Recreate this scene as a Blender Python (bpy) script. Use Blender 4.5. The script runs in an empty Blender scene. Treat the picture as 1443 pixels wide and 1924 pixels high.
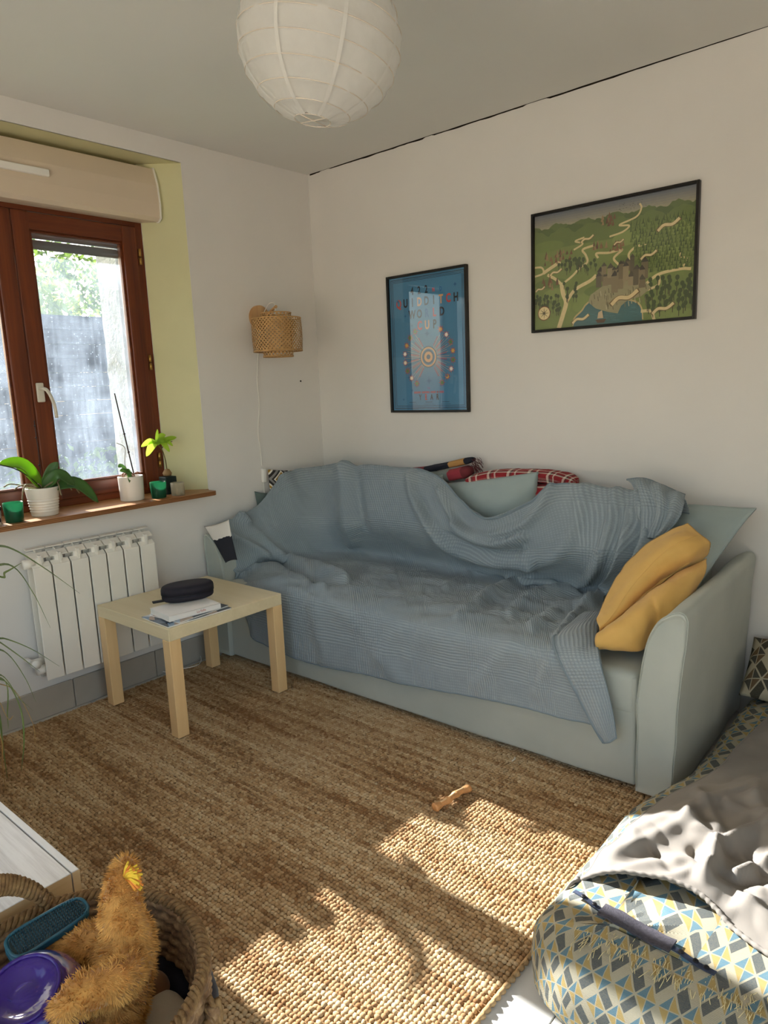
import bpy, bmesh, math, random
import numpy as np
from mathutils import Vector, Matrix, noise as mnoise, Quaternion

sc = bpy.context.scene
COL = sc.collection
random.seed(7)
rng = np.random.default_rng(7)
PI = math.pi

# ------------------------------------------------------------------ camera
CAM = np.array([2.9843, -2.8936, 1.3337])
YAW, PITCH, ROLL, FPX = 0.7192, 0.1768, -0.0413, 1336.87
_f = np.array([-math.sin(YAW) * math.cos(PITCH), math.cos(YAW) * math.cos(PITCH), -math.sin(PITCH)])
_r0 = np.array([math.cos(YAW), math.sin(YAW), 0.0])
_u0 = np.cross(_r0, _f)
_r = math.cos(ROLL) * _r0 + math.sin(ROLL) * _u0
_u = -math.sin(ROLL) * _r0 + math.cos(ROLL) * _u0
cd = bpy.data.cameras.new('camera')
cd.sensor_fit = 'HORIZONTAL'
cd.sensor_width = 36.0
cd.lens = FPX * 36.0 / 1443.0
cd.clip_start = 0.02
cam = bpy.data.objects.new('camera', cd)
COL.objects.link(cam)
cam.matrix_world = Matrix(((_r[0], _u[0], -_f[0], CAM[0]), (_r[1], _u[1], -_f[1], CAM[1]),
                           (_r[2], _u[2], -_f[2], CAM[2]), (0, 0, 0, 1)))
sc.camera = cam


def P(px, py, ax, val):
    """survey a photograph point onto a known plane of the room (metres)"""
    d = _f + _r * (px - 721.5) / FPX - _u * (py - 962.0) / FPX
    k = 'xyz'.index(ax)
    return Vector(CAM + d * (val - CAM[k]) / d[k])


# ------------------------------------------------------------------ light
SUN_T = 0.53          # drop per metre of travel along +x
world = bpy.data.worlds.new('world')
sc.world = world
world.use_nodes = True
wn = world.node_tree
wn.nodes.clear()
wo = wn.nodes.new('ShaderNodeOutputWorld')
wb = wn.nodes.new('ShaderNodeBackground')
sky = wn.nodes.new('ShaderNodeTexSky')
sky.sky_type = 'NISHITA'
sky.sun_disc = False
sky.sun_elevation = math.atan(SUN_T)
sky.sun_rotation = math.radians(-92)
sky.air_density = 1.0
sky.dust_density = 2.5
sky.ozone_density = 1.0
wb.inputs['Strength'].default_value = 0.54
wm = wn.nodes.new('ShaderNodeMixRGB')          # camera white balance of the daylight
wm.blend_type = 'MULTIPLY'
wm.inputs[0].default_value = 1.0
wm.inputs[2].default_value = (1.0, 0.94, 0.84, 1)
wn.links.new(sky.outputs[0], wm.inputs[1])
wn.links.new(wm.outputs[0], wb.inputs[0])
wn.links.new(wb.outputs[0], wo.inputs[0])

sd = bpy.data.lights.new('sun', 'SUN')
sd.energy = 25.0
sd.angle = math.radians(0.6)
sd.color = (1.0, 0.95, 0.87)
sun = bpy.data.objects.new('sun', sd)
COL.objects.link(sun)
_sd = Vector((1.0, -0.035, -SUN_T)).normalized()
sun.rotation_mode = 'QUATERNION'
sun.rotation_quaternion = _sd.to_track_quat('-Z', 'Y')
sun.location = (-6, -1.3, 5)


def portal(name, loc, rot, sx, sy):
    d = bpy.data.lights.new(name, 'AREA')
    d.shape = 'RECTANGLE'
    d.size, d.size_y = sx, sy
    d.cycles.is_portal = True
    o = bpy.data.objects.new(name, d)
    o.location, o.rotation_euler = loc, rot
    COL.objects.link(o)


portal('window_portal', (-0.52, -1.55, 1.5), (0, -PI / 2, 0), 1.30, 1.3)
portal('fill_door_portal', (2.7, -4.44, 1.17), (PI / 2, 0, 0), 3.8, 2.34)
portal('fill_window_portal', (4.80, -3.05, 1.15), (0, PI / 2, 0), 2.2, 2.4)

sc.view_settings.view_transform = 'Standard'
sc.view_settings.look = 'None'
sc.view_settings.exposure = 0.75
sc.view_settings.gamma = 1.0
sc.view_settings.use_curve_mapping = False
sc.cycles.max_bounces = 10
sc.cycles.diffuse_bounces = 6
sc.cycles.transparent_max_bounces = 24
sc.cycles.sample_clamp_indirect = 6.0
sc.cycles.caustics_reflective = False
sc.cycles.caustics_refractive = False
sc.cycles.use_denoising = True


# ------------------------------------------------------------------ helpers
def lin(c):
    if isinstance(c, str):
        c = [int(c[i:i + 2], 16) / 255 for i in (0, 2, 4)]
    return tuple((x / 12.92 if x <= 0.04045 else ((x + 0.055) / 1.055) ** 2.4) for x in c[:3]) + (1.0,)


class NB:
    """small node-building helper"""
    def __init__(s, name):
        s.m = bpy.data.materials.new(name)
        s.m.use_nodes = True
        s.t = s.m.node_tree
        s.b = s.t.nodes['Principled BSDF']
        s.out = s.t.nodes['Material Output']

    def n(s, typ, **kw):
        nd = s.t.nodes.new('ShaderNode' + typ)
        for k, v in kw.items():
            setattr(nd, k, v)
        return nd

    def put(s, sock, v):
        if isinstance(v, bpy.types.NodeSocket):
            s.t.links.new(v, sock)
        elif v is not None:
            sock.default_value = v

    def math(s, op, a, b=None, c=None, clamp=False):
        nd = s.n('Math', operation=op, use_clamp=clamp)
        s.put(nd.inputs[0], a)
        s.put(nd.inputs[1], b)
        if c is not None:
            s.put(nd.inputs[2], c)
        return nd.outputs[0]

    def mix(s, fac, a, b, mode='MIX'):
        nd = s.n('MixRGB', blend_type=mode)
        s.put(nd.inputs[0], fac)
        s.put(nd.inputs[1], a)
        s.put(nd.inputs[2], b)
        return nd.outputs[0]

    def coord(s, kind='Object', scale=(1, 1, 1), rot=(0, 0, 0)):
        tc = s.n('TexCoord')
        mp = s.n('Mapping')
        mp.inputs['Scale'].default_value = scale
        mp.inputs['Rotation'].default_value = rot
        s.t.links.new(tc.outputs[kind], mp.inputs[0])
        return mp.outputs[0]

    def noise(s, vec, scale, detail=3, rough=0.55):
        nd = s.n('TexNoise')
        s.put(nd.inputs['Vector'], vec)
        nd.inputs['Scale'].default_value = scale
        nd.inputs['Detail'].default_value = detail
        nd.inputs['Roughness'].default_value = rough
        return nd.outputs['Fac']

    def ramp(s, fac, stops, interp='LINEAR'):
        nd = s.n('ValToRGB')
        nd.color_ramp.interpolation = interp
        el = nd.color_ramp.elements
        while len(el) < len(stops):
            el.new(0.5)
        for e, (p, c) in zip(el, stops):
            e.position = p
            e.color = c if len(c) == 4 else tuple(c) + (1,)
        s.put(nd.inputs[0], fac)
        return nd.outputs[0]

    def bump(s, h, strength=0.3, dist=0.01, normal=None):
        nd = s.n('Bump')
        nd.inputs['Strength'].default_value = strength
        nd.inputs['Distance'].default_value = dist
        s.put(nd.inputs['Height'], h)
        if normal is not None:
            s.put(nd.inputs['Normal'], normal)
        s.put(s.b.inputs['Normal'], nd.outputs[0])
        return nd.outputs[0]

    def sep(s, vec):
        nd = s.n('SeparateXYZ')
        s.put(nd.inputs[0], vec)
        return nd.outputs


def mat(name, col, rough=0.6, spec=0.35, var=0.0, vscale=6.0, bump=0.0, bscale=80.0, bdist=0.004, metal=0.0,
        sheen=0.0, stretch=(1, 1, 1), col2=None):
    q = NB(name)
    c = lin(col)
    q.b.inputs['Roughness'].default_value = rough
    q.b.inputs['Specular IOR Level'].default_value = spec
    q.b.inputs['Metallic'].default_value = metal
    if sheen:
        q.b.inputs['Sheen Weight'].default_value = sheen
    vec = q.coord('Object', stretch)
    if var or col2:
        if col2:
            a, b2 = c, lin(col2)
        else:
            a = tuple(x * (1 - var) for x in c[:3]) + (1,)
            b2 = tuple(min(1, x * (1 + var)) for x in c[:3]) + (1,)
        fac = q.ramp(q.noise(vec, vscale, 4), [(0.3, (0, 0, 0)), (0.7, (1, 1, 1))])
        q.put(q.b.inputs['Base Color'], q.mix(fac, a, b2))
    else:
        q.b.inputs['Base Color'].default_value = c
    if bump:
        q.bump(q.noise(vec, bscale, 4), bump, bdist)
    return q.m


def link(o, parent=None):
    COL.objects.link(o)
    if parent is not None:
        o.parent = parent
    return o


def tag(o, label=None, cat=None, group=None, kind=None):
    if label:
        o['label'] = label
    if cat:
        o['category'] = cat
    if group:
        o['group'] = group
    if kind:
        o['kind'] = kind
    return o


def empty(name, loc=(0, 0, 0), label=None, cat=None, group=None, kind=None, rz=0.0):
    o = bpy.data.objects.new(name, None)
    o.location = loc
    o.rotation_euler = (0, 0, rz)
    o.empty_display_size = 0.05
    link(o)
    bpy.context.view_layer.update()
    return tag(o, label, cat, group, kind)


def raw(name, verts, faces, m, parent=None, smooth=True, uv=None, flat_world=True):
    """mesh from vertex/face lists given in WORLD coordinates (or parent-local when flat_world False)"""
    me = bpy.data.meshes.new(name)
    me.from_pydata([tuple(v) for v in verts], [], faces)
    if m is not None:
        for mm in (m if isinstance(m, (list, tuple)) else [m]):
            me.materials.append(mm)
    if smooth:
        me.polygons.foreach_set('use_smooth', [True] * len(me.polygons))
    if uv is not None:
        lay = me.uv_layers.new(name='UVMap')
        idx = np.empty(len(me.loops), dtype=np.int32)
        me.loops.foreach_get('vertex_index', idx)
        lay.data.foreach_set('uv', np.asarray(uv, dtype=np.float32)[idx].ravel())
    me.update()
    o = bpy.data.objects.new(name, me)
    link(o, parent)
    if parent is not None and flat_world:
        o.matrix_parent_inverse = parent.matrix_world.inverted()
    return o


class MB:
    """collects shapes into one mesh"""
    def __init__(s):
        s.v, s.f, s.mi, s.uvs = [], [], [], None

    def add(s, v, f, mi=0):
        k = len(s.v)
        s.v += [Vector(q) for q in v]
        s.f += [tuple(i + k for i in q) for q in f]
        s.mi += [mi] * len(f)
        return s

    def box(s, lo, hi, bev=0.0, M=None, mi=0, seg=2):
        bm = bmesh.new()
        bmesh.ops.create_cube(bm, size=1)
        for v in bm.verts:
            v.co = Vector([(lo[i] + hi[i]) / 2 + v.co[i] * (hi[i] - lo[i]) for i in range(3)])
        if bev:
            bmesh.ops.bevel(bm, geom=bm.edges[:], offset=bev, segments=seg, profile=0.6, affect='EDGES')
        if M is not None:
            bmesh.ops.transform(bm, matrix=M, verts=bm.verts)
        bm.verts.index_update()
        s.add([v.co.copy() for v in bm.verts], [[v.index for v in f.verts] for f in bm.faces], mi)
        bm.free()
        return s

    def tube(s, pts, rad, seg=8, mi=0, cap=True, flat=1.0):
        pts = [Vector(p) for p in pts]
        n = len(pts)
        if not hasattr(rad, '__len__'):
            rad = [rad] * n
        t0 = (pts[1] - pts[0]).normalized()
        up = Vector((0, 0, 1)) if abs(t0.z) < 0.9 else Vector((1, 0, 0))
        a = t0.cross(up).normalized()
        v, f = [], []
        for i in range(n):
            t = (pts[min(i + 1, n - 1)] - pts[max(i - 1, 0)]).normalized()
            a = (a - t * a.dot(t)).normalized()
            b = t.cross(a)
            for k in range(seg):
                w = 2 * PI * k / seg
                v.append(pts[i] + a * (math.cos(w) * rad[i]) + b * (math.sin(w) * rad[i] * flat))
        for i in range(n - 1):
            for k in range(seg):
                k2 = (k + 1) % seg
                f.append((i * seg + k, i * seg + k2, (i + 1) * seg + k2, (i + 1) * seg + k))
        if cap:
            f.append(tuple(range(seg))[::-1])
            f.append(tuple((n - 1) * seg + k for k in range(seg)))
        return s.add(v, f, mi)

    def lathe(s, prof, seg=32, c=(0, 0, 0), mi=0, closed=False):
        v, f = [], []
        for (r, z) in prof:
            for k in range(seg):
                w = 2 * PI * k / seg
                v.append((c[0] + r * math.cos(w), c[1] + r * math.sin(w), c[2] + z))
        n = len(prof)
        for i in range(n - 1 + (1 if closed else 0)):
            i2 = (i + 1) % n
            for k in range(seg):
                k2 = (k + 1) % seg
                f.append((i * seg + k, i * seg + k2, i2 * seg + k2, i2 * seg + k))
        return s.add(v, f, mi)

    def prism(s, poly, z0, z1, mi=0):
        n = len(poly)
        v = [(x, y, z0) for x, y in poly] + [(x, y, z1) for x, y in poly]
        f = [tuple(range(n))[::-1], tuple(range(n, 2 * n))]
        f += [(i, (i + 1) % n, n + (i + 1) % n, n + i) for i in range(n)]
        return s.add(v, f, mi)

    def ell(s, c, r, M=None, nu=16, nv=10, mi=0):
        v, f = [], []
        for i in range(nv + 1):
            p = PI * i / nv
            for k in range(nu):
                w = 2 * PI * k / nu
                q = Vector((r[0] * math.sin(p) * math.cos(w), r[1] * math.sin(p) * math.sin(w), r[2] * math.cos(p)))
                if M is not None:
                    q = M @ q
                v.append(Vector(c) + q)
        for i in range(nv):
            for k in range(nu):
                k2 = (k + 1) % nu
                f.append((i * nu + k, (i + 1) * nu + k, (i + 1) * nu + k2, i * nu + k2))
        return s.add(v, f, mi)

    def build(s, name, m, parent=None, smooth=True, angle=None, weld=False):
        o = raw(name, s.v, s.f, m, parent, smooth)
        if any(s.mi):
            o.data.polygons.foreach_set('material_index', s.mi)
        bm = bmesh.new()
        bm.from_mesh(o.data)
        if weld:
            bmesh.ops.remove_doubles(bm, verts=bm.verts, dist=1e-5)
        bmesh.ops.recalc_face_normals(bm, faces=bm.faces)
        if angle is not None:
            for e in bm.edges:
                if len(e.link_faces) == 2 and e.calc_face_angle(0) > math.radians(angle):
                    e.smooth = False
        bm.to_mesh(o.data)
        bm.free()
        return o


def copy_tree(o, parent=None):
    c = o.copy()
    COL.objects.link(c)
    c.parent = parent
    if parent is not None:
        c.matrix_parent_inverse = o.matrix_parent_inverse.copy()
    for ch in o.children:
        copy_tree(ch, c)
    return c


def crom(p0, p1, p2, p3, t):
    return 0.5 * ((2 * p1) + (-p0 + p2) * t + (2 * p0 - 5 * p1 + 4 * p2 - p3) * t * t + (-p0 + 3 * p1 - 3 * p2 + p3) * t ** 3)


def spline(pts, n):
    """Catmull-Rom through an array of points -> n samples (works on arrays of any trailing shape)"""
    a = np.asarray(pts, dtype=float)
    m = len(a)
    out = []
    for i in range(n):
        s = i * (m - 1) / (n - 1)
        k = min(int(s), m - 2)
        t = s - k
        g = lambda j: a[j] if 0 <= j < m else (2 * a[0] - a[1] if j < 0 else 2 * a[-1] - a[-2])
        out.append(crom(g(k - 1), g(k), g(k + 1), g(k + 2), t))
    return np.array(out)


def surf(ctrl, nu, nv):
    """ctrl[row][col] of points -> (nv, nu, 3) array"""
    a = np.asarray(ctrl, dtype=float)
    a = spline(a, nv)
    a = spline(np.swapaxes(a, 0, 1), nu)
    return np.swapaxes(a, 0, 1)


def grid_faces(nu, nv, wrap=False):
    f = []
    for j in range(nv - 1):
        for i in range(nu - (0 if wrap else 1)):
            i2 = (i + 1) % nu
            f.append((j * nu + i, j * nu + i2, (j + 1) * nu + i2, (j + 1) * nu + i))
    return f


def normals(S):
    du = np.gradient(S, axis=1)
    dv = np.gradient(S, axis=0)
    n = np.cross(du, dv)
    return n / (np.linalg.norm(n, axis=2, keepdims=True) + 1e-9)


def fbm(x, y, z=0.0, o=3):
    return mnoise.fractal(Vector((x, y, z)), 0.8, 2.0, o)


def fbm_grid(S, scale, seed=0.0, o=3):
    out = np.empty(S.shape[:2])
    for j in range(S.shape[0]):
        for i in range(S.shape[1]):
            q = S[j, i] * scale
            out[j, i] = mnoise.fractal(Vector((q[0] + seed, q[1], q[2])), 0.8, 2.0, o)
    return out


def sheet(name, S, m, parent=None, uvs=1.0, thick=0.0):
    nv, nu = S.shape[:2]
    du = np.linalg.norm(np.diff(S, axis=1), axis=2).mean(axis=0)
    dv = np.linalg.norm(np.diff(S, axis=0), axis=2).mean(axis=1)
    U = np.concatenate([[0], np.cumsum(du)]) * uvs
    V = np.concatenate([[0], np.cumsum(dv)]) * uvs
    uv = np.stack(np.meshgrid(U, V), axis=2).reshape(-1, 2)
    o = raw(name, S.reshape(-1, 3), grid_faces(nu, nv), m, parent, True, uv)
    if thick:
        md = o.modifiers.new('thickness', 'SOLIDIFY')
        md.thickness = thick
        md.offset = 0
    return o


def pillow(name, corners, thick, m, parent=None, flange=0.0, n=34, wr=0.006, seed=0.0, pinch=0.06, uvs=1.0, power=0.55):
    """closed cushion from four corner points (TL, TR, BR, BL) bulging to both sides"""
    c = [np.array(q, dtype=float) for q in corners]
    u = np.linspace(0, 1, n)
    G = np.empty((n, n, 3))
    B = np.empty((n, n))
    for j, v in enumerate(u):
        for i, w in enumerate(u):
            a, b = 2 * w - 1, 2 * v - 1
            # edges pulled in between the corners
            a2 = a * (1 - pinch * (1 - b * b))
            b2 = b * (1 - pinch * (1 - a * a))
            s, t = (a2 + 1) / 2, (b2 + 1) / 2
            G[j, i] = (1 - t) * ((1 - s) * c[0] + s * c[1]) + t * ((1 - s) * c[3] + s * c[2])
            aa, bb = a, b
            if flange:
                aa = min(1, abs(a) / (1 - flange))
                bb = min(1, abs(b) / (1 - flange))
            B[j, i] = max(0, (1 - aa * aa)) ** power * max(0, (1 - bb * bb)) ** power
    N = normals(G)
    k = np.array([[fbm(G[j, i, 0] * 9 + seed, G[j, i, 1] * 9, G[j, i, 2] * 9) for i in range(n)] for j in range(n)])
    h = thick / 2
    front = G + N * (B * h + k * wr * (0.25 + B))[..., None]
    back = G - N * (B * h + k * wr * (0.25 + B) * 0.7 - 0.0)[..., None]
    if flange:
        ed = (B <= 0.0)
        front[ed] = G[ed] + N[ed] * 0.0035 + N[ed] * (k[ed] * 0.006)[:, None]
        back[ed] = G[ed] - N[ed] * 0.0035 + N[ed] * (k[ed] * 0.006)[:, None]
    else:
        for A in (front, back):
            for sl in ((0, slice(None)), (-1, slice(None)), (slice(None), 0), (slice(None), -1)):
                A[sl] = G[sl]
    vs = np.concatenate([front.reshape(-1, 3), back.reshape(-1, 3)])
    fa = grid_faces(n, n)
    fb = [tuple(q + n * n for q in f[::-1]) for f in fa]
    rim = []
    ring = [i for i in range(n)] + [j * n + n - 1 for j in range(1, n)] + [(n - 1) * n + i for i in range(n - 2, -1, -1)] + [j * n for j in range(n - 2, 0, -1)]
    for a, b in zip(ring, ring[1:] + ring[:1]):
        rim.append((b, a, a + n * n, b + n * n))
    L1 = np.linalg.norm(c[1] - c[0]) * uvs
    L2 = np.linalg.norm(c[3] - c[0]) * uvs
    uu, vv = np.meshgrid(u * L1, u * L2)
    uv = np.stack([uu, vv], 2).reshape(-1, 2)
    o = raw(name, vs, fa + fb + rim, m, parent, True, np.concatenate([uv, uv]))
    bm = bmesh.new()
    bm.from_mesh(o.data)
    bmesh.ops.remove_doubles(bm, verts=bm.verts, dist=1e-5)
    bmesh.ops.recalc_face_normals(bm, faces=bm.faces)
    bm.to_mesh(o.data)
    bm.free()
    return o
# ------------------------------------------------------------------ shared materials
H = 2.474
RX, FY = 4.75, -4.40
M_wall = mat('wall_paint', 'ddd9d4', 0.85, 0.2, 0.02, 3, 0.12, 160, 0.002)
M_ceil = mat('ceiling_paint', 'd6d4cf', 0.9, 0.2, 0.02, 2, 0.08, 120, 0.002)
M_yellow = mat('reveal_paint', 'cdc9a0', 0.8, 0.2, 0.03, 5, 0.1, 140, 0.002)
M_plaster = mat('rough_render', 'cfcfc8', 0.95, 0.1, 0.12, 14, 0.9, 45, 0.02)
M_grout = mat('grout', '8f887c', 0.9)
M_tile = mat('floor_tile', 'cfccc6', 0.32, 0.4, 0.05, 5, 0.04, 30)
M_skirt = mat('skirting_tile', 'a9a297', 0.4, 0.4, 0.06, 6)
M_dark = mat('dark_gap', '2a231c', 0.95, 0.1)


def wood(name, c1, c2, axis='x', rough=0.45, scale=1.0, bump=0.05):
    q = NB(name)
    st = {'x': (0.6, 14, 14), 'y': (14, 0.6, 14), 'z': (14, 14, 0.6)}[axis]
    vec = q.coord('Object', tuple(k * scale for k in st))
    a = q.noise(vec, 1.6, 5, 0.6)
    b = q.noise(vec, 9.0, 3, 0.6)
    fac = q.math('ADD', q.math('MULTIPLY', a, 0.75), q.math('MULTIPLY', b, 0.25))
    col = q.ramp(fac, [(0.32, lin(c1)), (0.68, lin(c2))])
    q.put(q.b.inputs['Base Color'], col)
    q.b.inputs['Roughness'].default_value = rough
    q.b.inputs['Specular IOR Level'].default_value = 0.4
    if bump:
        q.bump(fac, bump, 0.003)
    return q.m


M_mahog = wood('mahogany_stain', '4a2010', '7c3c1c', 'z', 0.38)
M_mahogy = wood('mahogany_stain_rail', '4a2010', '7c3c1c', 'y', 0.38)
M_sill = wood('varnished_sill', '8a5630', 'b98a58', 'y', 0.35)
M_birch_x = wood('birch_top', 'd8c7a0', 'e6d7b4', 'x', 0.3, 0.6)
M_birch_z = wood('birch_leg', 'e0b984', 'eac894', 'z', 0.38, 0.6)
M_white_enamel = mat('white_enamel', 'e9e3d8', 0.35, 0.5, 0.015, 5)
M_white_plastic = mat('white_plastic', 'e8e4dc', 0.4, 0.45)
M_cream = mat('shutter_box_cream', 'd2c1ab', 0.5, 0.4, 0.02, 4)
M_brass = mat('brass', 'b08a48', 0.35, 0.5, metal=0.8)
M_handle = mat('handle_cream_metal', 'cfc8ba', 0.3, 0.5)
M_black = mat('black_lacquer', '17130f', 0.35, 0.4)
M_greyslat = mat('grey_shutter_slat', '8d9396', 0.6)

# ------------------------------------------------------------------ floor
floor = MB().box((-0.6, FY - 0.3, -0.10), (RX + 0.3, 0.3, -0.004)).build('floor', M_grout, smooth=False)
tag(floor, 'pale grey square floor tiles around the jute rug', kind='structure')
T = 0.40
tile_me = MB().box((-T / 2 + .0015, -T / 2 + .0015, -0.0095), (T / 2 - .0015, T / 2 - .0015, 0.0), 0.0012, seg=1).build('tile', M_tile, smooth=False)
first = True
for i in range(-6, 7):
    for j in range(-8, 5):
        x, y = 2.37 + T * (i + .5), -1.535 + T * (j + .5)
        if not (-0.1 < x < RX + 0.1 and FY - .1 < y < 0.1):
            continue
        if 0.3 < x < 1.9 and -2.5 < y < -0.3:      # wholly under the rug
            continue
        o = tile_me if first else link(bpy.data.objects.new('tile', tile_me.data))
        first = False
        o.parent = floor
        o.location = (x, y, 0)

# ------------------------------------------------------------------ walls
WY0, WY1, WZ0, WZ1 = -2.29, -0.81, 0.857, 2.384      # room side of the reveal
IY0, IY1 = -2.15, -0.95                               # window side
w = MB()
w.box((-0.5, FY - .3, -0.1), (0, 0.3, WZ0 - 0.022))
w.box((-0.5, FY - .3, WZ1), (0, 0.3, H + .2))
w.prism([(0, 0.3), (0, WY1), (-0.15, IY1), (-0.22, IY1), (-0.22, -1.0), (-0.5, -0.99), (-0.5, 0.3)], WZ0 - .022, WZ1)
w.prism([(0, FY - .3), (-0.5, FY - .3), (-0.5, -2.11), (-0.22, -2.10), (-0.22, IY0), (-0.15, IY0), (0, WY0)], WZ0 - .022, WZ1)
wall_left = tag(w.build('wall_left', M_wall, smooth=False), 'white painted wall with the window, radiator and bamboo lamp', kind='structure')
rv = MB()
e = 0.003
rv.add([(0.0005, WY1 - e, WZ0), (-0.15, IY1 - e, WZ0), (-0.15, IY1 - e, WZ1 - e), (0.0005, WY1 - e, WZ1 - e)], [(0, 1, 2, 3)])
rv.add([(0.0005, WY0 + e, WZ0), (-0.15, IY0 + e, WZ0), (-0.15, IY0 + e, WZ1 - e), (0.0005, WY0 + e, WZ1 - e)], [(3, 2, 1, 0)])
rv.add([(0.0005, WY0, WZ1 - e), (-0.22, WY0, WZ1 - e), (-0.22, WY1, WZ1 - e), (0.0005, WY1, WZ1 - e)], [(0, 1, 2, 3)])
o = rv.build('window_reveal', M_yellow, wall_left, smooth=False)
o['label'] = 'pale yellow painted splayed window reveal'
ex = MB()                                             # rough rendered outer reveal, seen through the panes
for (y, sgn) in ((-1.003, 1), (-2.097, -1)):
    n = 40
    S = np.zeros((n, 14, 3))
    for j in range(n):
        for i in range(14):
            x = -0.225 - 0.28 * i / 13
            z = 0.80 + 1.6 * j / (n - 1)
            S[j, i] = (x, y - sgn * 0.012 * abs(fbm(x * 14, z * 14, sgn)), z)
    ex.add(S.reshape(-1, 3), grid_faces(14, n))
o = ex.build('outer_reveal', M_plaster, wall_left)
o['label'] = 'rough rendered outer window reveal'
# small old plug hole in the wall
o = MB().ell(P(565, 716, 'x', 0.001), (0.002, 0.006, 0.005), nu=8, nv=6).build('plug_hole', M_dark, wall_left)

wall_back = tag(MB().box((-0.5, 0, -0.1), (RX + .3, 0.3, H + .2)).build('wall_back', M_wall, smooth=False),
                'plain off-white wall behind the sofa', kind='structure')
ck = MB()                                             # broken joint where the plaster stops short of the ceiling
n = 150
for i in range(n):
    x0, x1 = .015 + 2.7 * i / n, .015 + 2.7 * (i + 1) / n
    g0, g1 = [(.0075 * min(1, max(.12, (2.5 - x) / .9)) * (.55 + .55 * abs(fbm(x * 7, 4.4))) * (0.15 if (.10 < x < .16 or .80 < x < .86 or 1.33 < x < 1.45) else 1)) for x in (x0, x1)]
    ck.add([(x0, -.0006, H - g0), (x1, -.0006, H - g1), (x1, -.0006, H + .01), (x0, -.0006, H + .01)], [(0, 1, 2, 3)])
o = ck.build('ceiling_crack', M_dark, wall_back, smooth=False)
wr_ = MB()
wr_.box((3.35, -1.75, -0.1), (RX + .3, 0.3, H + .2))                     # unseen wall brought closer here to shade the sofa corner
wr_.box((RX, -1.95, -0.1), (RX + .3, -1.75, H + .2)).box((RX, FY - .3, -0.1), (RX + .3, -4.15, H + .2))
wr_.box((RX, -4.15, 2.25), (RX + .3, -1.95, H + .2)).box((RX, -4.15, -.1), (RX + .3, -1.95, .05))
tag(wr_.build('wall_right', M_wall, smooth=False), 'off-white wall opposite the window', kind='structure')
wf = MB()                                             # wall behind the camera with a wide terrace door added for fill daylight
DX0, DX1, DZ = 0.85, 4.6, 2.30
wf.box((-0.5, FY - .3, -0.1), (DX0, FY, H + .2))
wf.box((DX1, FY - .3, -0.1), (RX + .3, FY, H + .2))
wf.box((DX0, FY - .3, DZ), (DX1, FY, H + .2))
wall_front = tag(wf.build('wall_front', M_wall, smooth=False), 'off-white wall behind the viewer with an added terrace door', kind='structure')
d1 = empty('fill_door', (DX0, FY, 0), 'white framed glazed terrace door added behind the viewer for fill daylight', kind='structure')
fr = MB()
for x in (DX0 + .03, (DX0 + DX1) / 2, DX1 - .03):
    fr.box((x - .03, FY - .14, 0.0), (x + .03, FY - .08, DZ))
fr.box((DX0, FY - .14, DZ - .06), (DX1, FY - .08, DZ)).box((DX0, FY - .14, 0), (DX1, FY - .08, .05))
fr.build('door_frame', M_white_enamel, d1, smooth=False)
q = NB('clear_glass')
q.t.nodes.remove(q.b)
tr = q.n('BsdfTransparent')
gl = q.n('BsdfGlossy')
gl.inputs['Roughness'].default_value = .01
lw = q.n('Fresnel')
geo = q.n('NewGeometry')
mx = q.n('MixShader')
q.put(mx.inputs[0], q.math('MULTIPLY', lw.outputs[0], q.math('SUBTRACT', 1.0, geo.outputs['Backfacing'])))
q.put(mx.inputs[1], tr.outputs[0])
q.put(mx.inputs[2], gl.outputs[0])
q.put(q.out.inputs[0], mx.outputs[0])
M_clear = q.m
for (a, b) in ((DX0 + .06, (DX0 + DX1) / 2 - .03), ((DX0 + DX1) / 2 + .03, DX1 - .06)):
    MB().box((a, FY - .112, .05), (b, FY - .108, DZ - .06)).build('pane', M_clear, d1, smooth=False)

w2 = empty('fill_window', (RX, -3.05, 0.05), 'white framed full-height side window added outside the view for fill daylight', kind='structure')  # unseen window added to bring daylight onto the left side of the room
fr = MB()
for y in (-4.12, -3.05, -1.98):
    fr.box((RX + .08, y - .03, .05), (RX + .14, y + .03, 2.25))
fr.box((RX + .08, -4.15, 2.19), (RX + .14, -1.95, 2.25)).box((RX + .08, -4.15, .05), (RX + .14, -1.95, .10))
fr.build('window_frame', M_white_enamel, w2, smooth=False)
for (a, b) in ((-4.09, -3.08), (-3.02, -2.01)):
    MB().box((RX + .108, a, .10), (RX + .112, b, 2.19)).build('pane', M_clear, w2, smooth=False)
ce = MB()                                             # ceiling, with the ragged dark joint along the back wall
n = 60
edge = []
for i in range(n + 1):
    x = -0.0 + (RX + .3) * i / n
    g = 0.0055 * max(0.0, min(1, (2.6 - x) / 0.4)) * (0.75 + 0.5 * fbm(x * 9, 1.7)) if x > 0.10 else 0.0045
    if 0.12 < x < 0.2 or 0.9 < x < 0.98 or 1.45 < x < 1.58:
        g *= 0.25
    edge.append((x, -g))
for i in range(n):
    (x0, y0), (x1, y1) = edge[i], edge[i + 1]
    ce.add([(x0, FY - .3, H), (x1, FY - .3, H), (x1, y1, H), (x0, y0, H), (x0, y0, H + .05), (x1, y1, H + .05)],
           [(3, 2, 1, 0), (3, 4, 5, 2)])
ce.box((-0.5, FY - .3, H + .08), (RX + .3, 0.3, H + .2))
ceiling = tag(ce.build('ceiling', M_ceil, smooth=False), 'off-white ceiling with a dark open joint along the back wall', kind='structure')
MB().box((-0.3, -0.03, H + .03), (RX + .3, 0.0, H + .05)).build('joint_backing', M_dark, ceiling, smooth=False)


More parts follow.
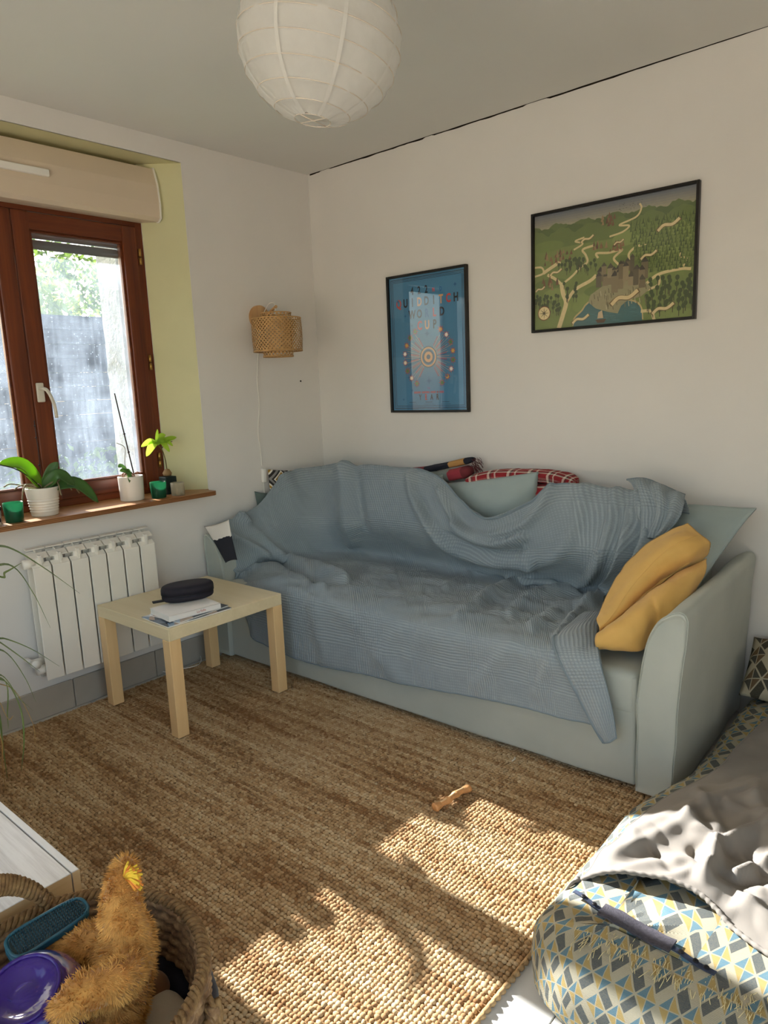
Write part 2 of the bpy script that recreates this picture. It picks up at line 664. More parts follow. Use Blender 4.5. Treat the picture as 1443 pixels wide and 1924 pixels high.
def skirting(name, pts, label):
    root = empty(name, (0, 0, 0), label, kind='structure')
    for (a, b) in pts:
        MB().box(a, b, 0.0025, seg=1).build('tile', M_skirt, root, smooth=False)
    return root


skirting('baseboard_left', [((0.0, -1.6 - .4 * k - .1985 * 2, 0.0), (0.012, -1.6 - .4 * k, 0.128)) for k in range(-4, 7)],
         'grey tile skirting under the radiator')
skirting('baseboard_back', [((.4 * k + .003, -0.012, 0.0), (.4 * k + .4, 0.0, 0.128)) for k in range(0, 12)],
         'grey tile skirting along the wall behind the sofa')

# ------------------------------------------------------------------ window
win = empty('window_1', (-0.15, -1.55, WZ0), 'reddish brown wooden double casement window with dusty rain-spotted panes', kind='structure')
fr = MB()
fr.box((-0.215, IY1 - .036, WZ0), (-0.158, IY1, WZ1 - .2), 0.003).box((-0.215, IY0, WZ0), (-0.158, IY0 + .036, WZ1 - .2), 0.003)
fr.build('frame_jamb', M_mahog, win, smooth=False)
fr = MB().box((-0.215, IY0 + .036, 2.105), (-0.158, IY1 - .036, WZ1 - .2), 0.003).box((-0.215, IY0 + .036, WZ0), (-0.155, IY1 - .036, 0.894), 0.004)
fr.build('frame_rail', M_mahogy, win, smooth=False)

q = NB('dusty_glass')                                  # clear pane with dried rain drops and a film of dust
q.t.nodes.remove(q.b)
vec = q.coord('Object')
tr = q.n('BsdfTransparent')
tr.inputs[0].default_value = (0.74, 0.765, 0.80, 1)
tl = q.n('BsdfTranslucent')
tl.inputs[0].default_value = (0.66, 0.80, 1.0, 1)
gl = q.n('BsdfGlossy')
gl.inputs['Roughness'].default_value = 0.02
vor = q.n('TexVoronoi')
q.put(vor.inputs['Vector'], vec)
vor.inputs['Scale'].default_value = 70
sp = q.math('LESS_THAN', vor.outputs['Distance'], 0.16)
sepc = q.n('SeparateColor')
q.put(sepc.inputs[0], vor.outputs['Color'])
sp = q.math('MULTIPLY', sp, q.math('GREATER_THAN', sepc.outputs[0], 0.62))
film = q.ramp(q.noise(vec, 5.0, 5, 0.65), [(0.30, (0.006,) * 3), (0.75, (0.050,) * 3)])
streak = q.ramp(q.noise(q.coord('Object', (30, 30, 2.5)), 1.5, 4), [(0.45, (0, 0, 0)), (0.8, (0.018,) * 3)])
fac = q.math('ADD', q.math('ADD', film, streak), q.math('MULTIPLY', sp, 0.10), clamp=True)
m1 = q.n('MixShader')
q.put(m1.inputs[0], fac)
q.put(m1.inputs[1], tr.outputs[0])
q.put(m1.inputs[2], tl.outputs[0])
fre = q.n('Fresnel')
fre.inputs[0].default_value = 1.45
m2 = q.n('MixShader')
geo = q.n('NewGeometry')
q.put(m2.inputs[0], q.math('MULTIPLY', q.math('MULTIPLY', fre.outputs[0], 0.8), q.math('SUBTRACT', 1.0, geo.outputs['Backfacing'])))
q.put(m2.inputs[1], m1.outputs[0])
q.put(m2.inputs[2], gl.outputs[0])
q.put(q.out.inputs[0], m2.outputs[0])
M_glass = q.m


def sash(y0, y1, hinge_y, stile_in):
    """y0<y1; stile_in = which stile is the meeting one (width .07)"""
    gz0, gz1 = 0.955, 2.03
    gy0, gy1 = (y0 + .075, y1 - .068) if False else (y0 + .072, y1 - .072)
    s = MB()
    s.box((-0.205, y0, 0.886), (-0.146, gy0, 2.102), 0.006).box((-0.205, gy1, 0.886), (-0.146, y1, 2.102), 0.006)
    so = s.build('sash', M_mahog, win, smooth=False)
    MB().box((-0.203, gy0 - .002, 0.888), (-0.148, gy1 + .002, gz0), 0.005).build('bottom_rail', M_mahogy, so, smooth=False)
    MB().box((-0.203, gy0 - .002, gz1), (-0.148, gy1 + .002, 2.100), 0.005).build('top_rail', M_mahogy, so, smooth=False)
    g = MB()
    b = 0.010
    for (a0, a1, c0, c1) in ((gy0, gy0 + b, gz0, gz1), (gy1 - b, gy1, gz0, gz1)):
        g.box((-0.178, a0, c0), (-0.158, a1, c1), 0.003)
    g.box((-0.178, gy0, gz0), (-0.158, gy1, gz0 + b), 0.003).box((-0.178, gy0, gz1 - b), (-0.158, gy1, gz1), 0.003)
    g.build('glazing_bead', M_mahogy, so, smooth=False)
    MB().box((-0.180, gy0, gz0), (-0.176, gy1, gz1)).build('pane', M_glass, so, smooth=False)
    return so


sr = sash(-1.549, -0.988, -0.985, 0)
sl = sash(-2.112, -1.551, -2.115, 1)
hb = P(76, 738, 'x', -0.14)
h = MB()
h.box((-0.146, hb.y - .016, hb.z - .04), (-0.134, hb.y + .016, hb.z + .042), 0.006, seg=3)
ho = h.build('handle', M_handle, sr)
pts = [(-0.136, hb.y, hb.z + .016), (-0.105, hb.y, hb.z + .016), (-0.092, hb.y + .008, hb.z + .008), (-0.088, hb.y + .020, hb.z - .02),
       (-0.088, hb.y + .030, hb.z - .06), (-0.090, hb.y + .034, hb.z - .108)]
MB().tube(spline(pts, 22), [.009] * 8 + [.0085] * 14, 10, flat=0.8).build('lever', M_handle, ho)
for z in (1.97, 1.485, 1.015):
    MB().tube([(-0.146, -0.978, z - .035), (-0.146, -0.978, z - .004)], .0065, 10).tube([(-0.146, -0.978, z + .001), (-0.146, -0.978, z + .035)], .0065, 10).build('hinge', M_brass, win)
    MB().tube([(-0.146, -2.122, z - .035), (-0.146, -2.122, z + .035)], .0065, 10).build('hinge', M_brass, win)
for k, (z0, z1) in enumerate(((1.972, 2.012), (2.016, 2.056), (2.06, 2.10))):
    MB().box((-0.262, -2.10, z0), (-0.250, -1.0, z1), 0.004).build('shutter_slat', M_greyslat, win, smooth=False)
MB().box((-0.285, -1.03, 0.85), (-0.24, -0.998, 2.05), .003).build('shutter_guide', M_greyslat, win, smooth=False)
MB().box((-0.5, -2.12, 0.80), (-0.205, -0.98, 0.86)).build('outer_sill', mat('stone_sill', '9a978f', 0.9, var=.1), win, smooth=False)

M_ply = mat('plywood_edge', '8a5a34', 0.5, 0.4, col2='6e4425', vscale=3, stretch=(1, 1, 90))
sillp = [(0.115, -2.33), (0.098, -0.845), (0.090, -0.832), (0.0, -0.832), (0.0, WY1), (-0.148, IY1), (-0.20, IY1), (-0.20, IY0), (-0.148, IY0), (0, WY0), (0, -2.33)]
so = MB().prism(sillp, WZ0 - .021, WZ0).build('window_sill', M_sill, win, smooth=False)
# plywood edge strips
for k in range(3):
    MB().prism([(0.1152 + .001, -2.33), (0.099 + .001, -0.845), (0.0975, -0.845), (0.113, -2.33)], WZ0 - .0195 + k * .0066, WZ0 - .0155 + k * .0066).build('ply_layer', M_ply, so, smooth=False)

# ------------------------------------------------------------------ roller shutter box
rb = empty('roller_shutter_box', (-0.12, -1.55, 2.13), 'cream roller shutter box with vent grille above the window', 'shutter box')
prof = [(-0.215, 2.125), (-0.085, 2.125), (-0.066, 2.14), (-0.062, 2.20), (-0.07, 2.28), (-0.092, 2.358), (-0.215, 2.372)]
y0b, y1b = -2.19, -0.905
v = [(x, y0b, z) for x, z in prof] + [(x, y1b, z) for x, z in prof]
n = len(prof)
MB().add(v, [tuple(range(n)), tuple(range(n, 2 * n))[::-1]] + [(i, (i + 1) % n, n + (i + 1) % n, n + i) for i in range(n)]).build('box', M_cream, rb, smooth=False)
pc = [(x + (0.006 if x > -0.2 else 0), z + (0.004 if z > 2.2 else -.004)) for x, z in prof]
v = [(x, y1b, z) for x, z in pc] + [(x, y1b + .006, z) for x, z in pc]
MB().add(v, [tuple(range(n)), tuple(range(n, 2 * n))[::-1]] + [(i, (i + 1) % n, n + (i + 1) % n, n + i) for i in range(n)]).build('end_cap', M_white_plastic, rb, smooth=False)
v = [(x, y0b - .006, z) for x, z in pc] + [(x, y0b, z) for x, z in pc]
MB().add(v, [tuple(range(n)), tuple(range(n, 2 * n))[::-1]] + [(i, (i + 1) % n, n + (i + 1) % n, n + i) for i in range(n)]).build('end_cap', M_white_plastic, rb, smooth=False)
gp = P(91, 326, 'x', -0.06)
MB().box((-0.075, gp.y - .40, gp.z - .014), (-0.050, gp.y, gp.z + .014), 0.004).build('vent_grille', M_white_plastic, rb, smooth=False)

# ------------------------------------------------------------------ outside
M_grass = mat('grass', '5f7a3a', 0.95, 0.1, 0.3, 3, 0.6, 60, 0.02)
g = tag(MB().box((-14, -14, -0.35), (-0.5, 8, -0.1)).build('ground', M_grass, smooth=False), 'grassy ground outside the window', kind='structure')
tag(MB().box((-14, -14, -0.35), (12, -4.72, -0.1)).build('terrace', mat('terrace_stone', 'b9b2a4', 0.9, var=.1), smooth=False), 'pale terrace outside the added door behind the viewer', kind='structure')
M_plank = wood('weathered_plank', '33353a', '50535a', 'y', 0.8)
fence = empty('garden_fence', (-3.4, 0, -0.1), 'weathered dark horizontal board fence outside the window', 'fence')
pl = MB().box((-0.012, -2.6, 0), (0.012, 2.6, 0.124), 0.004, seg=1).build('plank', M_plank, fence, smooth=False)
pl.matrix_parent_inverse = Matrix()
pl.location = (0, 0.9, 0.03)
for k in range(1, 17):
    o = link(bpy.data.objects.new('plank', pl.data), fence)
    o.location = (0.006 * (k % 2), 0.9, 0.03 + .125 * k)
for y in (-1.6, 0.2, 2.0):
    MB().box((-3.46, y - .04, -0.1), (-3.40, y + .04, 2.05)).build('post', M_plank, fence, smooth=False)

lv, lf = [(0, 0, 0), (.35, .22, .06), (.35, -.22, .06), (1, 0, -.08), (.55, 0, .0)], [(0, 2, 4, 1), (1, 4, 2, 3)]


def leaves(c, r, n, size, seed, shell=0.55):
    rr = np.random.default_rng(seed)
    V, F = [], []
    for k in range(n):
        d = rr.normal(size=3)
        d /= np.linalg.norm(d)
        p = np.array(c) + d * np.array(r) * (shell + (1 - shell) * rr.random())
        M = (Quaternion((0, 0, 1), rr.random() * 6.28) @ Quaternion((0, 1, 0), (rr.random() - .5) * 2.4) @ Quaternion((1, 0, 0), (rr.random() - .5) * 2)).to_matrix()
        s = size * (0.7 + .6 * rr.random())
        b = len(V)
        V += [Vector(p) + M @ (Vector(q) * s) for q in lv]
        F += [tuple(i + b for i in f) for f in lf]
    return V, F


def leafmat(name, c1, c2, trans=0.35):
    q = NB(name)
    vec = q.coord('Object')
    q.put(q.b.inputs['Base Color'], q.mix(q.noise(vec, 9, 2), lin(c1), lin(c2)))
    q.b.inputs['Roughness'].default_value = 0.45
    t = q.n('BsdfTranslucent')
    q.put(t.inputs[0], q.mix(q.noise(vec, 9, 2), lin(c1), lin(c2)))
    mx = q.n('MixShader')
    mx.inputs[0].default_value = trans
    q.put(mx.inputs[1], q.b.outputs[0])
    q.put(mx.inputs[2], t.outputs[0])
    q.put(q.out.inputs[0], mx.outputs[0])
    return q.m


M_leaf_out = leafmat('garden_leaf', '3d5a24', '8aa345', .4)
M_leaf_out2 = leafmat('garden_leaf_yellow', '7f9c3a', 'c2cc62', .45)
M_bark = mat('bark', '5a4634', 0.9, var=.2)
for (c, r, n, sz, mm, lab) in (
        ((-5.3, 0.7, 2.2), (0.8, 2.4, 0.95), 4200, .13, M_leaf_out, 'dark green leafy shrub rising above the board fence outside'),
        ((-4.05, 0.15, 2.05), (0.4, 0.55, 0.55), 900, .12, M_leaf_out2, 'yellow-green leafy shrub above the board fence outside'),
        ((-2.75, 0.2, 0.42), (0.4, 1.2, 0.52), 1700, .09, M_leaf_out, 'low green shrub in front of the fence outside the window')):
    t = empty('garden_shrub', (c[0], c[1], -0.1), lab, 'shrub', 'shrubs outside the window')
    V, F = leaves(c, r, n, sz, int(c[1] * 10) + 50)
    raw('foliage', V, F, mm, t, smooth=False)
    s = MB()
    for k in range(4):
        a = k * 1.7
        s.tube(spline([(c[0] + .05 * math.cos(a), c[1] + .05 * math.sin(a), -0.12), (c[0] + .2 * math.cos(a), c[1] + .3 * math.sin(a), c[2] * .5), (c[0] + .4 * math.cos(a), c[1] + .6 * math.sin(a), c[2])], 8), .02, 6)
    s.build('stem', M_bark, t)

# ------------------------------------------------------------------ radiator
rad = empty('radiator', (0.05, -1.465, 0.2), 'white seven-section aluminium radiator under the window sill', 'radiator')
ry0, ry1, rz0, rz1, rxf = -1.742, -1.190, 0.190, 0.742, 0.098
M_vslot = mat('radiator_shadow_paint', 'd8d2c6', 0.5, 0.4)
ns = 7
dy = (ry1 - ry0) / ns
for k in range(ns):
    y0 = ry0 + dy * k + .003
    y1 = ry0 + dy * (k + 1) - .003
    yc = (y0 + y1) / 2
    m_ = MB()
    m_.box((rxf - .008, y0, rz0), (rxf, y1, rz1 - .075), 0.0035, seg=2)                    # front panel
    m_.box((0.030, yc - .004, rz0 + .02), (rxf - .006, yc + .004, rz1 - .03))              # web
    m_.box((0.028, y0 + .004, rz0), (0.034, y1 - .004, rz1 - .02), .001)                    # rear panel
    m_.box((0.052, yc - .018, rz0 + .02), (0.080, yc + .018, rz1 - .04), .006)              # water column
    sec = m_.build('section', M_white_enamel, rad, smooth=False)
    # top grille: rear strip, middle louvre, curled front lip and web
    for (xa, za, xb, zb) in ((.030, rz1 - .002, .052, rz1 - .006), (.058, rz1 - .022, .080, rz1 - .040), (rxf - .022, rz1 - .060, rxf - .002, rz1 - .078)):
        t_ = MB().add([(xa, y0, za), (xb, y0, zb), (xb, y1, zb), (xa, y1, za), (xa, y0, za - .004), (xb, y0, zb - .004), (xb, y1, zb - .004), (xa, y1, za - .004)],
                      [(0, 1, 2, 3), (7, 6, 5, 4), (0, 4, 5, 1), (1, 5, 6, 2), (2, 6, 7, 3), (3, 7, 4, 0)])
        t_.build('louvre', M_white_enamel, sec, smooth=False)
    MB().add([(.034, yc - .002, rz1 - .006), (rxf - .006, yc - .002, rz1 - .075), (rxf - .006, yc - .002, rz1 - .11), (.034, yc - .002, rz1 - .11),
              (.034, yc + .002, rz1 - .006), (rxf - .006, yc + .002, rz1 - .075), (rxf - .006, yc + .002, rz1 - .11), (.034, yc + .002, rz1 - .11)],
             [(0, 1, 2, 3), (7, 6, 5, 4), (0, 4, 5, 1), (1, 5, 6, 2), (2, 6, 7, 3), (3, 7, 4, 0)]).build('top_web', M_white_enamel, sec, smooth=False)
MB().tube([(0.066, ry0 - .022, rz1 - .06), (0.066, ry0 + .02, rz1 - .06)], .02, 20).build('end_plug', M_white_enamel, rad)
MB().tube([(0.066, ry0 - .022, rz0 + .045), (0.066, ry0 + .02, rz0 + .045)], .02, 20).build('end_plug', M_white_enamel, rad)
vz = P(84, 1255, 'y', ry0 - .03).z
v_ = MB().tube([(0.066, ry0 - .035, vz), (0.090, ry0 - .035, vz), (0.091, ry0 - .035, vz), (0.112, ry0 - .035, vz)], [.012, .012, .018, .017], 18)
v_.tube([(0.066, ry0 - .035, vz), (0.066, ry0, vz)], .012, 12).tube([(0.066, ry0 - .035, vz), (0.0, ry0 - .035, vz)], .009, 12)
v_.build('valve', M_white_plastic, rad)
for y in (-1.6, -1.33):
    MB().box((0.0, y - .012, rz1 - .12), (.034, y + .012, rz1 - .10)).build('wall_bracket', M_white_enamel, rad, smooth=False)

# ------------------------------------------------------------------ coffee table
RUG = 0.0105
tb = empty('coffee_table', (0.39, -1.225, RUG), 'small square birch effect coffee table in front of the radiator', 'table')
tx0, ty0, tx1, ty1, tz = 0.118, -1.506, 0.662, -0.944, 0.457
MB().box((tx0, ty0, tz - .05), (tx1, ty1, tz), 0.002, seg=1).build('tabletop', M_birch_x, tb, smooth=False)
for (x, y) in ((tx0, ty0), (tx1 - .05, ty0), (tx1 - .05, ty1 - .05), (tx0, ty1 - .05)):
    MB().box((x, y, RUG), (x + .05, y + .05, tz - .05), 0.002, seg=1).build('leg', M_birch_z, tb, smooth=False)

# magazine, book, headphone case on the table
M_paper = mat('paper', 'eeeae2', 0.7, 0.2, 0.02, 60)


def flat_text(txt, size, M, col, name, parent, bold=0.0):
    cu = bpy.data.curves.new('t', 'FONT')
    cu.body = txt
    cu.size = size
    cu.align_x = 'CENTER'
    cu.resolution_u = 3
    cu.offset = bold * size
    o = bpy.data.objects.new('t', cu)
    COL.objects.link(o)
    dg = bpy.context.evaluated_depsgraph_get()
    me = o.evaluated_get(dg).to_mesh()
    V = [M @ v.co for v in me.vertices]
    F = [tuple(p.vertices) for p in me.polygons]
    o.evaluated_get(dg).to_mesh_clear()
    bpy.data.objects.remove(o)
    if name is None:
        return V, F
    return raw(name, V, F, col, parent, smooth=False)


q = NB('magazine_cover')
vec = q.coord('Object')
vor = q.n('TexVoronoi')
q.put(vor.inputs['Vector'], vec)
vor.inputs['Scale'].default_value = 22
sepc = q.n('SeparateColor')
q.put(sepc.inputs[0], vor.outputs['Color'])
q.put(q.b.inputs['Base Color'], q.ramp(sepc.outputs[0], [(0, lin('3c424c')), (.35, lin('5a6472')), (.6, lin('8fa3b8')), (.8, lin('b7a08e')), (.95, lin('dcdfe4'))], 'CONSTANT'))
q.b.inputs['Roughness'].default_value = 0.22
M_mag = q.m
mg = empty('magazine', (0.555, -1.35, tz), 'glossy grey-blue magazine lying under the white book on the table', 'magazine', rz=math.radians(-2))
bpy.context.view_layer.update()
mgm = mg.matrix_world
o = raw('pages', *(lambda m_: (m_.v, m_.f))(MB().box((-0.098, -0.143, .0003), (0.098, 0.143, 0.0052))), M_paper, mg, smooth=False, flat_world=False)
o = raw('cover', *(lambda m_: (m_.v, m_.f))(MB().box((-0.100, -0.145, .0052), (0.100, 0.145, 0.0062))), M_mag, mg, smooth=False, flat_world=False)
mg2 = empty('magazine', (0.55, -1.335, tz + .0064), 'thin magazine just beneath the white book, above the glossy one', 'magazine', rz=math.radians(4))
raw('pages', *(lambda m_: (m_.v, m_.f))(MB().box((-0.094, -0.122, .0), (0.094, 0.122, 0.004))), M_paper, mg2, smooth=False, flat_world=False)
raw('cover', *(lambda m_: (m_.v, m_.f))(MB().box((-0.095, -0.123, .004), (0.095, 0.123, 0.0047))), M_mag, mg2, smooth=False, flat_world=False)
bk = empty('paperback_book', (0.548, -1.352, tz + .0113), 'white paperback book with red lettering under the black case', 'book', rz=math.radians(-6))
bpy.context.view_layer.update()
M_bookw = mat('book_cover_white', 'e9e6e1', 0.45, 0.4)
bl = MB().box((-0.082, -0.112, 0.0), (0.085, 0.112, 0.0012)).box((-0.082, -0.112, .0208), (0.085, 0.112, .022)).box((0.0838, -0.112, 0), (0.085, 0.112, .022))
raw('cover', bl.v, bl.f, M_bookw, bk, smooth=False, flat_world=False)
bl = MB().box((-0.080, -0.110, .0012), (0.0836, 0.110, .0207))
raw('page_block', bl.v, bl.f, M_paper, bk, smooth=False, flat_world=False)
M_redink = mat('red_ink', 'b8443a', 0.5)
Mx = bk.matrix_world @ Matrix.Translation((0.0853, 0.025, .0075)) @ Matrix.Rotation(PI / 2, 4, 'Z') @ Matrix.Rotation(PI / 2, 4, 'X')
flat_text('La folle', 0.014, Mx, M_redink, 'spine_text', bk)
M_casef = mat('case_fabric', '25222a', 0.75, 0.3, 0.1, 40, 0.3, 500, 0.001)
M_zip = mat('zip_black', '141216', 0.5)
hc = empty('headphone_case', (0.472, -1.285, tz + .0333), 'black oval zipped headphone case on top of the white book', 'headphone case', rz=math.radians(70))


def oval(a, b, z0, z1, edge, n=48, top=True):
    V, F = [], []
    prof = [(1.0, 0.0), (1.0, .45), (.985, .68), (.94, .85), (.86, .95), (.72, 1.0), (.4, 1.02), (.0, 1.025)]
    for (s, t) in prof:
        for k in range(n):
            w = 2 * PI * k / n
            ca, sa = math.cos(w), math.sin(w)
            V.append((a * s * math.copysign(abs(ca) ** .85, ca), b * s * math.copysign(abs(sa) ** .85, sa), z0 + (z1 - z0) * t))
    m = len(prof)
    for i in range(m - 1):
        for k in range(n):
            k2 = (k + 1) % n
            F.append((i * n + k, i * n + k2, (i + 1) * n + k2, (i + 1) * n + k))
    F.append(tuple(range(n))[::-1])
    return V, F


V, F = oval(.108, .062, .031, .068, .01)
raw('lid', V, F, M_casef, hc, flat_world=False)
V, F = oval(.106, .061, .029, .001, .01)
raw('shell', V, F, M_casef, hc, flat_world=False)
V = [(x * 1.0, y, z) for x, y, z in oval(.1075, .0622, .0285, .0315, 0)[0][:96]]
V = [(x, y, .0285 if i < 48 else .0318) for i, (x, y, z) in enumerate(V)]
raw('zip', V, [(k, (k + 1) % 48, 48 + (k + 1) % 48, 48 + k) for k in range(48)], M_zip, hc, flat_world=False)
bl = MB().box((-0.145, -0.012, .006), (-0.098, 0.012, .012), .002)
raw('pull_loop', bl.v, bl.f, M_zip, hc, flat_world=False)

# thin white cable on the rug under the table
cb = MB().tube(spline([P(392, 1198, 'z', .1), P(372, 1215, 'z', .05), P(378, 1238, 'z', RUG + .006), P(370, 1250, 'z', RUG + .006), P(335, 1258, 'z', RUG + .006), P(308, 1262, 'z', RUG + .006), P(305, 1250, 'z', RUG + .006)], 60), .0022, 6).build('charging_cable', M_white_plastic)
tag(cb, 'thin white charging cable lying on the rug under the table', 'cable')
# ------------------------------------------------------------------ jute rug: every stitch is a small knot
q = NB('jute')
at = q.n('Attribute', attribute_name='tone')
vec = q.coord('Object')
col = q.mix(q.math('MULTIPLY', q.noise(vec, 420, 2), 0.35), at.outputs['Color'], lin('6d4d30'))
q.put(q.b.inputs['Base Color'], col)
q.b.inputs['Roughness'].default_value = 0.9
q.b.inputs['Specular IOR Level'].default_value = 0.1
q.bump(q.noise(q.coord('Object', (1, 1, 1)), 700, 3), 0.5, 0.002)
M_jute = q.m
M_jutebase = mat('jute_backing', '7d6244', 0.95, 0.1, 0.2, 30)
RX0, RX1, RY0, RY1 = 0.045, 2.25, -2.95, -0.55
rug = empty('jute_rug', (1.15, -1.7, 0.0), 'large hand-woven brown jute rug on the tiled floor', 'rug')
MB().box((RX0, RY0, 0.0005), (RX1, RY1, 0.0035)).build('backing', M_jutebase, rug, smooth=False)
sx, sy = 0.0122, 0.0118
nx, ny = int((RX1 - RX0) / sx), int((RY1 - RY0) / sy)
ii, jj = np.meshgrid(np.arange(nx), np.arange(ny))
ii, jj = ii.ravel(), jj.ravel()
cx = RX0 + (ii + .5) * sx + rng.normal(0, .0009, ii.size)
cy = RY0 + (jj + .5) * sy + rng.normal(0, .0009, ii.size) + .004 * np.sin(ii * .035 + jj * .01)
cx += .004 * np.sin(jj * .11 + 1.3) * (ii > nx - 3)
keep = ~((cy > -0.72) | ((cx < 1.60) & (cy < -2.48)))
cx, cy, ii, jj = cx[keep], cy[keep], ii[keep], jj[keep]
nb = cx.size
tv = []
for k in range(6):
    a = k * PI / 3
    tv.append((math.cos(a) * .0072, math.sin(a) * .0064, 0.0))
for k in range(6):
    a = k * PI / 3
    tv.append((math.cos(a) * .0060, math.sin(a) * .0052, 0.0036))
tv.append((0, 0, .0058))
tv = np.array(tv)
tf = [(k, (k + 1) % 6, 6 + (k + 1) % 6, 6 + k) for k in range(6)]
tf3 = [(6 + k, 6 + (k + 1) % 6, 12) for k in range(6)]
ang = 0.5 + rng.normal(0, .25, nb) + (ii % 2) * -0.9
sc_ = 1 + rng.normal(0, .10, nb)
zz = 0.0030 + rng.normal(0, .0007, nb)
ca, sa = np.cos(ang), np.sin(ang)
lx = tv[None, :, 0] * 1.12 * sc_[:, None]
ly = tv[None, :, 1] * sc_[:, None]
V = np.empty((nb, 13, 3))
V[:, :, 0] = cx[:, None] + lx * ca[:, None] - ly * sa[:, None]
V[:, :, 1] = cy[:, None] + lx * sa[:, None] + ly * ca[:, None]
V[:, :, 2] = zz[:, None] + tv[None, :, 2] * (1 + rng.normal(0, .12, nb))[:, None]
base = np.arange(nb) * 13
quads = (base[:, None, None] + np.array(tf)[None]).reshape(-1)
tris = (base[:, None, None] + np.array(tf3)[None]).reshape(-1)
me = bpy.data.meshes.new('weave')
me.vertices.add(nb * 13)
me.vertices.foreach_set('co', V.reshape(-1))
nq, nt = nb * 6, nb * 6
me.loops.add(nq * 4 + nt * 3)
me.loops.foreach_set('vertex_index', np.concatenate([quads, tris]).astype(np.int32))
me.polygons.add(nq + nt)
ls = np.concatenate([np.arange(nq) * 4, nq * 4 + np.arange(nt) * 3]).astype(np.int32)
me.polygons.foreach_set('loop_start', ls)
me.update(calc_edges=True)
me.validate()
me.polygons.foreach_set('use_smooth', [True] * len(me.polygons))
rowtone = np.array([0.52 + .40 * fbm(j * .07, 3.1) + .28 * fbm(j * .45, 9.2) for j in range(ny)])
ctone = np.array([fbm(x * 2.2, y * 30.0, 5.0, 4) for x, y in zip(cx, cy)])
t = np.clip(rowtone[jj] + .50 * ctone + rng.normal(0, .16, nb), 0, 1)
c0, c1, c2 = np.array(lin('916c48')), np.array(lin('bb9b72')), np.array(lin('d4bb94'))
tone = np.where(t[:, None] < .5, c0 + (c1 - c0) * (t[:, None] * 2), c1 + (c2 - c1) * (t[:, None] * 2 - 1))
ca_ = me.color_attributes.new('tone', 'FLOAT_COLOR', 'POINT')
ca_.data.foreach_set('color', np.repeat(tone, 13, axis=0).astype(np.float32).ravel())
me.materials.append(M_jute)
wv = link(bpy.data.objects.new('weave', me), rug)
wv.matrix_parent_inverse = rug.matrix_world.inverted()
wv['kind'] = 'stuff'
eb = []
for k in range(420):
    y = RY0 + (RY1 - .1 - RY0) * k / 419
    eb.append((RX1 + .002 + .0022 * math.sin(k * 1.7) + .004 * fbm(y * 3, 1.0), y, .006 + .0012 * math.sin(k * 1.7 + 1)))
MB().tube(eb, [.0062 + .0014 * math.sin(k * 1.7) for k in range(420)], 7).build('edge_binding', mat('jute_edge', 'b3936a', .9, .1, .25, 60, .5, 500), rug)
RUG = 0.0105

# ------------------------------------------------------------------ sofa
def fabric(name, c1, c2, vs=7, weave=900, rough=0.9, bump=0.25, sheen=0.15):
    q = NB(name)
    vec = q.coord('Object')
    f = q.ramp(q.noise(vec, vs, 4), [(0.3, (0, 0, 0)), (0.7, (1, 1, 1))])
    fine = q.noise(vec, weave, 2)
    col = q.mix(f, lin(c1), lin(c2))
    col = q.mix(q.math('MULTIPLY', fine, 0.25), col, lin(c1))
    q.put(q.b.inputs['Base Color'], col)
    q.b.inputs['Roughness'].default_value = rough
    q.b.inputs['Specular IOR Level'].default_value = 0.15
    q.b.inputs['Sheen Weight'].default_value = sheen
    q.bump(fine, bump, 0.0015)
    return q.m


M_sofa = fabric('sofa_cover', 'abb0a8', 'b6bab1', 5)
M_cush = fabric('pale_blue_cushion', '9aa7a6', 'a6b2af', 6)
SM = Matrix.Translation((2.2, -0.83, 0)) @ Matrix.Rotation(math.radians(1.0), 4, 'Z') @ Matrix.Translation((-2.2, 0.83, 0))
sofa = empty('sofa', (1.15, -0.45, RUG), 'pale blue-grey fabric covered sofa against the back wall', 'sofa')


def soft_box(name, lo, hi, r, parent, m, n=(40, 14, 14), wr=0.004, seed=0.0, bulge=(0, 0, 0)):
    """rounded, slightly wrinkled upholstered block"""
    b = MB().box(lo, hi, r, seg=4)
    o = raw(name, [SM @ v for v in b.v], b.f, m, parent)
    bm = bmesh.new()
    bm.from_mesh(o.data)
    bmesh.ops.remove_doubles(bm, verts=bm.verts, dist=1e-6)
    bmesh.ops.subdivide_edges(bm, edges=[e_ for e_ in bm.edges if e_.calc_length() > .12], cuts=10, use_grid_fill=True)
    bmesh.ops.recalc_face_normals(bm, faces=bm.faces)
    bm.normal_update()
    for v in bm.verts:
        k = fbm(v.co.x * 5 + seed, v.co.y * 5, v.co.z * 5) * wr + fbm(v.co.x * 16, v.co.y * 16 + seed, v.co.z * 16) * wr * .4
        v.co += v.normal * k
    bm.to_mesh(o.data)
    bm.free()
    o.data.polygons.foreach_set('use_smooth', [True] * len(o.data.polygons))
    return o


soft_box('base', (0.125, -0.80, 0.035), (2.185, -0.10, 0.30), .015, sofa, M_sofa, seed=1)
soft_box('drawer_front', (0.13, -0.818, 0.032), (2.186, -0.79, 0.40), .012, sofa, M_sofa, seed=2, wr=.005)
soft_box('seat', (0.13, -0.822, 0.268), (2.188, -0.15, 0.415), .035, sofa, M_sofa, seed=3, wr=.006)
soft_box('back', (0.10, -0.15, 0.20), (2.19, -0.02, 0.74), .05, sofa, M_sofa, seed=4)
for k in range(3):
    x0 = 0.16 + .68 * k
    pillow('back_cushion', [SM @ Vector(p) for p in ((x0, -.10, .79), (x0 + .66, -.10, .79), (x0 + .66, -.125, .42), (x0, -.125, .42))], .06, M_sofa, sofa, seed=k * 3.3)


